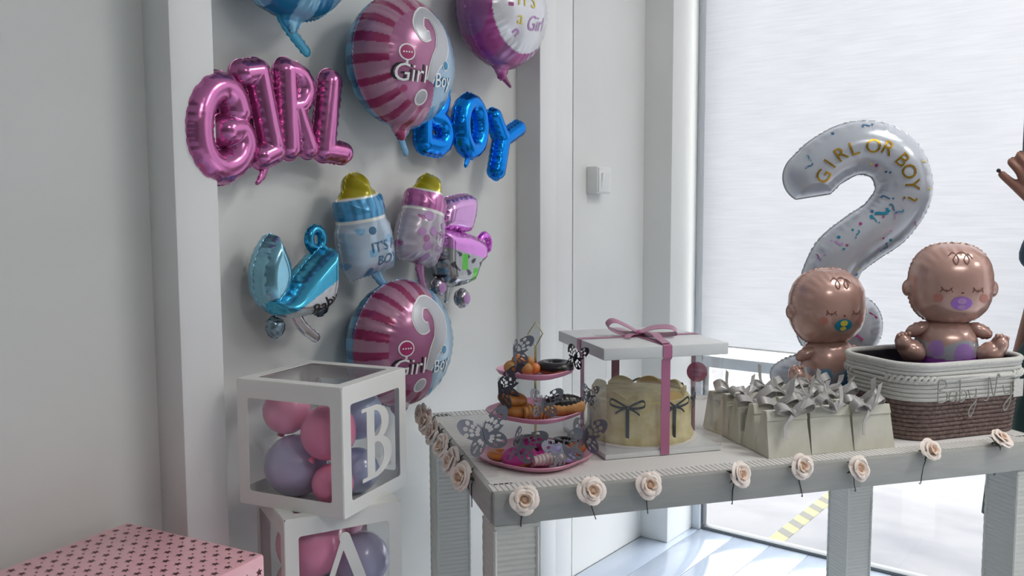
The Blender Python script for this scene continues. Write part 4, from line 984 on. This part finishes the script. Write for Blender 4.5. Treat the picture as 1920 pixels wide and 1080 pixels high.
# ================================================================== baby balloons
SKIN = 'C09A8E'
def baby(loc, rotz, hc, hw_, hh, bc_, paci, bowl, label, extra, n0, n1, lz, az):
    t = thing('baby_balloon', label, 'balloon', loc, rotz, 'sitting baby balloons')
    hx, hz = hc
    ear = lambda sx: (lambda X, Z: (ellipse_phi(hx+sx*hw_, hz-.012, .012, .019)(X, Z)[0]*.05, X*0))
    headp = union(ellipse_phi(hx, hz, hw_, hh, 0, 2.5), ear(-1), ear(1))
    o, hf = foil('head', headp, (hx-hw_-.03, hx+hw_+.03, hz-hh-.01, hz+hh+.01), .0032, .088, M['pfoil'], t, color=SKIN, flange=.0035, wr=.07, lam=.026)
    # face
    for ex in (-.034, .034):
        c = hx+ex*1.05+.006; z = hz-.006
        put_stroke('closed_eye', [(c-.012, z+.004), (c-.006, z-.004), (c+.004, z-.005), (c+.012, z+.003)], .0013, M['ink_brown'], o, hf)
        for dx, a in ((-.010, -.8), (.0, 0), (.010, .8)): put_stroke('eyelash', [(c+dx, z-.002), (c+dx+.004*a, z-.009)], .0010, M['ink_brown'], o, hf)
        put_disc('cheek', (hx+ex*1.55+.006, hz-.030), .011, bpy.data.materials.get('cheek') or mat('cheek', 'B9786C', .4), o, hf, .0012)
    put_disc('nose', (hx+.006, hz-.016), .0035, M['ink_brown'], o, hf, .001, .0022)
    put_disc('pacifier_shield', (hx+.006, hz-.042), .024, paci, o, hf, .0018, .017)
    put_disc('pacifier_centre', (hx+.006, hz-.036), .0105, bowl, o, hf, .003, .008)
    put_disc('pacifier_ring', (hx+.006, hz-.051), .009, bowl, o, hf, .0028, .006)
    cz = hz+hh*.62
    put_stroke('hair_curl', [(hx-.024, cz+.010), (hx-.012, cz+.018), (hx-.002, cz+.004), (hx-.008, cz-.010), (hx-.014, cz+.002), (hx-.002, cz+.016), (hx+.012, cz+.018), (hx+.022, cz+.004), (hx+.016, cz-.009), (hx+.010, cz+.002), (hx+.020, cz+.015), (hx+.030, cz+.004)], .0014, M['ink_brown'], o, hf, n=60)
    # body with printed nappy
    bx, bz, bw_, bh = bc_
    pc = lin(extra[0]); p2 = lin(extra[1])
    def col(x, z, sd):
        c = np.tile(np.array(lin(SKIN)), (len(x), 1)); zz = (z-bz)/bh; xx = (x-bx)/bw_
        c = np.where((zz < n0+.08*np.sin(xx*4))[:, None], np.array(lin('A9ABB4')), c)
        bl = (((xx-.35)**2+(zz-n0+.34)**2) < .12) | (((xx+.5)**2+(zz-n0+.15)**2) < .05); c = np.where((bl & (zz < n0+.05))[:, None], np.array(p2), c)
        c = np.where((zz < n1+.12*xx*xx)[:, None], np.array(pc), c); return c
    ob, hb = foil('body', ellipse_phi(bx, bz, bw_, bh, 0, 2.8), (bx-bw_-.01, bx+bw_+.01, bz-bh-.01, bz+bh+.01), .0032, .07, M['pfoil'], t, col=col, flange=.0035, wr=.08, lam=.026)
    for sx in (-1, 1):
        foil('arm', ellipse_phi(0, 0, .030, .016, -.45*sx), (-.045, .045, -.04, .04), .003, .018, M['pfoil'], t, color=SKIN, flange=.0025, wr=.1, loc=(bx+sx*(bw_-.002), -.020, bz+bh*az))
        fo = foil('leg', union(ellipse_phi(0, 0, .034, .026, .5*sx), ellipse_phi(sx*.020, .020, .019, .026, -.2*sx)), (-.055, .055, -.05, .06), .003, .028, M['pfoil'], t, color=SKIN, flange=.0025, wr=.14, loc=(bx+sx*(bw_+.016), -.045, bz+bh*lz))[0]
        b = MB()
        for k in range(4): b.ball((sx*(.010+.008*k), -.012, .044-.002*k), (.0048, .006, .0058), 10, 6)
        b.build('toes', mat('toe_foil', SKIN, .3, .2) if not bpy.data.materials.get('toe_foil') else bpy.data.materials['toe_foil'], fo)
    return t
baby(TP(1.03, .44, TZ+.006), math.radians(-45), (.028, .280), .102, .104, (.036, .100, .075, .098), M['ink_teal'], M['ink_yellow'], 'sitting baby foil balloon with a blue pacifier behind the paper bags', ('2E7FB0', '6E9CC0'), .15, -.22, -.20, .55)
baby(TP(1.215, .215, TZ+.012), math.radians(-64), (.034, .350), .098, .102, (.030, .166, .074, .098), M['ink_purple'], M['ink_lilac'], 'sitting baby foil balloon with a purple pacifier in the rope basket', ('9C4FB0', 'B088CC'), .42, .0, .18, .70)

# ================================================================== standing question mark balloon
qt = thing('question_balloon', 'tall white question mark balloon with gold lettering standing behind the babies', 'balloon', TP(1.163, .605, TZ+.010), math.radians(-62)); qt.scale = (1.02, 1.02, 1.015)
path = curve2([(-.040, .628), (.000, .668), (.060, .702), (.125, .706), (.185, .672), (.212, .610), (.205, .555), (.165, .495), (.105, .450), (.050, .402), (.022, .345), (.020, .315)], 66)
base_phi = strokes_phi([(path, .0745)])
def qphi(X, Z):
    b, s = base_phi(X, Z); ln = (Z-.567)-(X+.06)*.16; cut = np.where((X < .055) & (Z > .52) , ln*26, 9.); cut2 = np.where((X < .13) & (Z < .36), (Z-.298)*30, 9.)
    return np.minimum(np.minimum(b, cut), cut2), s
def qcol(x, z, s):
    c = np.tile(np.array(lin('C3C7D0')), (len(x), 1)); return c
oq, hq = foil('question_hook', qphi, (-.13, .30, .28, .80), .0034, .066, M['pfoil'], qt, col=qcol, flange=.004, wr=.10, lam=.022)
od, hdot = foil('question_dot', ellipse_phi(.050, .195, .118, .10, 0, 2.2), (-.08, .18, .08, .31), .0034, .075, M['pfoil'], qt, col=qcol, flange=.004, wr=.07, lam=.026)
obs, hb_ = foil('balloon_base', ellipse_phi(.030, .062, .168, .062, .12, 2.3), (-.15, .21, -.01, .16), .0036, .075, M['pfoil'], qt, col=qcol, flange=.004, wr=.12, lam=.026)
gl = [(-.013, .625), (.003, .660), (.030, .685), (.064, .700), (.115, .706), (.152, .700), (.190, .668), (.208, .636), (.217, .600), (.213, .562)]
for k, ch in enumerate('GIRLORBOY?'):
    a = gl[max(k-1, 0)]; b_ = gl[min(k+1, 9)]; ang = math.atan2(b_[1]-a[1], b_[0]-a[0])
    if k == 3: ang = .35
    if k == 4: ang = .05
    if k == 6: ang = -.8
    put_text('gold_letter', ch, .056, M['ink_gold'], oq, gl[k], ang, hq, .0025, .95)
put_text('printed_mark', '?', .075, M['ink_teal'], oq, (.135, .520), -1.1, hq, .0022, 1.2)
rq = random.Random(5); inks = ['ink_teal', 'ink_magenta', 'ink_navy', 'ink_teal', 'ink_lilac', 'ink_yellow', 'ink_navy']
n = 0
while n < 46:
    i = rq.randrange(len(path)); off = rq.uniform(-.062, .062); j = min(i+1, len(path)-1); tx, tz = path[j][0]-path[i-1 if i else 0][0], path[j][1]-path[i-1 if i else 0][1]; L = math.hypot(tx, tz)+1e-9
    p = (path[i][0]-tz/L*off, path[i][1]+tx/L*off)
    if float(qphi(np.array([p[0]]), np.array([p[1]]))[0][0]) < .18 or any(math.hypot(p[0]-g[0], p[1]-g[1]) < .034 for g in gl): continue
    ink = M[inks[n % 7]]
    if n % 5 in (0, 2): put_text('printed_mark', '?', rq.choice((.028, .036, .046)), ink, oq, p, rq.uniform(-2, 2), hq, .002)
    else: put_disc('printed_dot', p, rq.choice((.0032, .0044)), ink, oq, hq, .0014)
    n += 1
for k in range(16):
    a = rq.random()*6.28; r = rq.uniform(.2, .8); put_disc('printed_dot', (.05+.1*r*math.cos(a), .195+.085*r*math.sin(a)), .003, M[inks[k % 7]], od, hdot, .0014)
for k in range(12): put_disc('printed_dot', (rq.uniform(-.1, .16), rq.uniform(.04, .09)), .003, M['ink_navy'], obs, hb_, .0014)
put_stroke('printed_bar', [(.09, .17), (.135, .235)], .015, M['ink_magenta'], od, hdot, .002)

# ================================================================== person at the end of the table
PB = Vector((2.797, .164, 0)); Pf = Vector((-.618, .786, 0)); Pl = Vector((-.786, -.618, 0)); Pz = Vector((0, 0, 1))
person = thing('person', 'person in navy top and dark green skirt raising a phone beside the window', 'person', tuple(PB))
def pp(f, l, z): return tuple(Pf*f+Pl*l+Pz*z)
def skin_mesh(verts, edges, radii, sub=2):
    me = bpy.data.meshes.new('tmp'); me.from_pydata(verts, edges, []); o = bpy.data.objects.new('tmp', me); COL.objects.link(o)
    md = o.modifiers.new('s', 'SKIN'); md.use_smooth_shade = True
    for i, r in enumerate(radii):
        d_ = me.skin_vertices[0].data[i]; d_.radius = r if isinstance(r, tuple) else (r, r); d_.use_root = (i == 0)
    sb = o.modifiers.new('u', 'SUBSURF'); sb.levels = sub; sb.render_levels = sub
    dg = bpy.context.evaluated_depsgraph_get(); r = bpy.data.meshes.new_from_object(o.evaluated_get(dg)); bpy.data.objects.remove(o); return r
meshes = []
J = dict(pelvis=pp(0, 0, .86), waist=pp(.01, 0, 1.02), chest=pp(.0, 0, 1.20), neck=pp(.0, 0, 1.36), head0=pp(.03, 0, 1.44), head1=pp(.03, 0, 1.54),
         lsh=pp(0, .17, 1.30), lel=pp(.13, .20, 1.06), lwr=pp(.232, .112, 1.245), lpa=pp(.248, .104, 1.298), lpb=pp(.258, .100, 1.340), rsh=pp(0, -.17, 1.30), rel=pp(.03, -.22, 1.04), rwr=pp(.10, -.20, .83), rpa=pp(.115, -.195, .785), rpb=pp(.12, -.19, .75),
         lhip=pp(0, .09, .82), lkn=pp(.02, .10, .46), lan=pp(-.02, .10, .08), lto=pp(.12, .11, .03), rhip=pp(0, -.09, .82), rkn=pp(.02, -.10, .46), ran=pp(-.02, -.10, .08), rto=pp(.12, -.11, .03))
names = list(J); ix = {n_: i for i, n_ in enumerate(names)}
E_ = [('pelvis', 'waist'), ('waist', 'chest'), ('chest', 'neck'), ('neck', 'head0'), ('head0', 'head1'), ('chest', 'lsh'), ('lsh', 'lel'), ('lel', 'lwr'), ('lwr', 'lpa'), ('lpa', 'lpb'), ('chest', 'rsh'), ('rsh', 'rel'), ('rel', 'rwr'), ('rwr', 'rpa'), ('rpa', 'rpb'),
      ('pelvis', 'lhip'), ('lhip', 'lkn'), ('lkn', 'lan'), ('lan', 'lto'), ('pelvis', 'rhip'), ('rhip', 'rkn'), ('rkn', 'ran'), ('ran', 'rto')]
rad = dict(pelvis=.12, waist=.105, chest=.12, neck=.05, head0=.07, head1=.085, lsh=.055, lel=.038, lwr=.026, lpa=(.036, .022), lpb=(.038, .02), rpa=(.034, .02), rpb=(.034, .018), rsh=.055, rel=.038, rwr=.026, lhip=.085, lkn=.055, lan=.038, lto=.03, rhip=.085, rkn=.055, ran=.038, rto=.03)
meshes.append(skin_mesh([J[n_] for n_ in names], [(ix[a], ix[b_]) for a, b_ in E_], [rad[n_] for n_ in names]))
# left hand: palm and five curled fingers round the phone
def hp(f, l, z): return pp(.258+f, .100+l, 1.325+z)
fing = [[hp(.012, .0, .005), hp(.050, .006, .062), hp(.062, -.012, .084), hp(.048, -.030, .092)],
        [hp(.006, .0, .006), hp(.036, .012, .076), hp(.044, -.006, .100), hp(.030, -.026, .108)],
        [hp(-.002, .0, .006), hp(.018, .014, .082), hp(.022, -.004, .108), hp(.008, -.022, .114)],
        [hp(-.010, .0, .005), hp(-.004, .012, .074), hp(-.002, -.004, .094), hp(-.012, -.018, .098)],
        [hp(.004, .0, -.02), hp(.045, -.004, .018), hp(.070, -.010, .042), hp(.088, -.014, .060)]]
for k, fg in enumerate(fing): meshes.append(skin_mesh(fg, [(0, 1), (1, 2), (2, 3)], [.012, .0105, .0095, .0085] if k < 4 else [.015, .0125, .0115, .0100]))
for k in range(4): meshes.append(skin_mesh([pp(.118, -.193, .775), pp(.122+.014*(k-1.5), -.19, .715), pp(.125+.016*(k-1.5), -.186, .682), pp(.118+.016*(k-1.5), -.182, .655+.006*abs(k-1.3))], [(0, 1), (1, 2), (2, 3)], [.012, .0105, .0095, .0085]))
meshes.append(skin_mesh([pp(.118, -.193, .785), pp(.145, -.18, .745), pp(.155, -.172, .715)], [(0, 1), (1, 2)], [.014, .0115, .0095]))
bm = bmesh.new()
for me in meshes: bm.from_mesh(me)
# nose and ears
me = bpy.data.meshes.new('body'); bm.to_mesh(me); bm.free()
ob = bpy.data.objects.new('body', me); COL.objects.link(ob); rm = ob.modifiers.new('r', 'REMESH'); rm.mode = 'VOXEL'; rm.voxel_size = .0045; rm.use_smooth_shade = True
sm = ob.modifiers.new('m', 'SMOOTH'); sm.iterations = 3; sm.factor = .5
dg = bpy.context.evaluated_depsgraph_get(); me2 = bpy.data.meshes.new_from_object(ob.evaluated_get(dg)); ob.modifiers.clear(); ob.data = me2; me2.materials.clear(); me2.materials.append(M['skin']); ob.parent = person
bm = bmesh.new(); bm.from_mesh(me2); bm.verts.ensure_lookup_table(); seen = set(); drop = []
for v in bm.verts:
    if v.index in seen: continue
    stack = [v]; seen.add(v.index); isl = []
    while stack:
        q_ = stack.pop(); isl.append(q_)
        for e_ in q_.link_edges:
            o_ = e_.other_vert(q_)
            if o_.index not in seen: seen.add(o_.index); stack.append(o_)
    if len(isl) < 600: drop += isl
bmesh.ops.delete(bm, geom=drop, context='VERTS'); bm.to_mesh(me2); bm.free()
me2.polygons.foreach_set('use_smooth', [True]*len(me2.polygons))
face = MB().ball(pp(.118, 0, 1.475), (.014, .012, .020), 12, 8); face.build('nose', M['skin'], person)
MB().ball(pp(.106, 0, 1.432), (.010, .022, .006), 12, 8).build('mouth', M['ink_brown'], person)
for s in (-1, 1):
    MB().ball(pp(.104, .032*s, 1.50), (.009, .012, .007), 12, 8).build('eye', M['hair'], person)
    MB().ball(pp(.02, .086*s, 1.49), (.02, .012, .028), 12, 8).build('ear', M['skin'], person)
hb2 = MB().lathe([(.0, .115), (.05, .108), (.085, .075), (.098, .03), (.096, -.03), (.088, -.10), (.075, -.16), (.060, -.165), (.07, -.09), (.085, -.02), (.086, .02), (.0, .09)], 28, tuple(Vector(pp(-.034, 0, 1.520)))); hb2.build('hair', M['hair'], person)
top = skin_mesh([pp(.01, 0, .92), pp(.01, 0, 1.04), pp(.0, 0, 1.20), pp(0, 0, 1.34), pp(0, .17, 1.305), pp(.06, .19, 1.20), pp(.10, .20, 1.13), pp(0, -.17, 1.305), pp(.02, -.2, 1.19), pp(.035, -.22, 1.09)],
                [(0, 1), (1, 2), (2, 3), (2, 4), (4, 5), (5, 6), (2, 7), (7, 8), (8, 9)], [.13, .125, .14, .07, .07, .068, .075, .07, .075, .09])
o = bpy.data.objects.new('top', top); COL.objects.link(o); o.parent = person; top.materials.clear(); top.materials.append(M['navy'])
MB().lathe([(.105, 1.02), (.14, .98), (.195, .88), (.235, .74), (.255, .45), (.257, .42), (.247, .42), (.22, .7), (.10, 1.0)], 60, (0, 0, 0), lambda a: 1+.045*math.sin(11*a)).build('skirt', M['green'], person)
for k, fg in enumerate(fing):
    p = Vector(fg[3]); d_ = (Vector(fg[3])-Vector(fg[2])).normalized(); MB().ball(tuple(p+d_*.004+Pl*.003), (.0055, .0055, .0055), 10, 6).build('fingernail', M['nail'], person)
for s in (-1, 1): MB().ball(pp(.05, .105*s, .035), (.07, .07, .035), 20, 10).build('shoe', M['shoe'], person)
phn = thing('phone', 'black phone held up in the hand of the person', 'phone', tuple(PB+Vector(hp(.006, -.014, .075))), 0, rot=(0, .0, math.radians(128)))
MB().box(-.0045, .0045, -.037, .037, -.012, .148, .004).build('phone_case', M['phone'], phn)
MB().box(.0046, .0050, -.033, .033, -.006, .142).build('phone_screen', M['choc'], phn)
MB().lathe([(0, 0), (.008, 0), (.008, .002), (0, .002)], 20).build('phone_lens', M['gasket'], phn, (-.0066, .02, .125), (0, PI/2, 0))
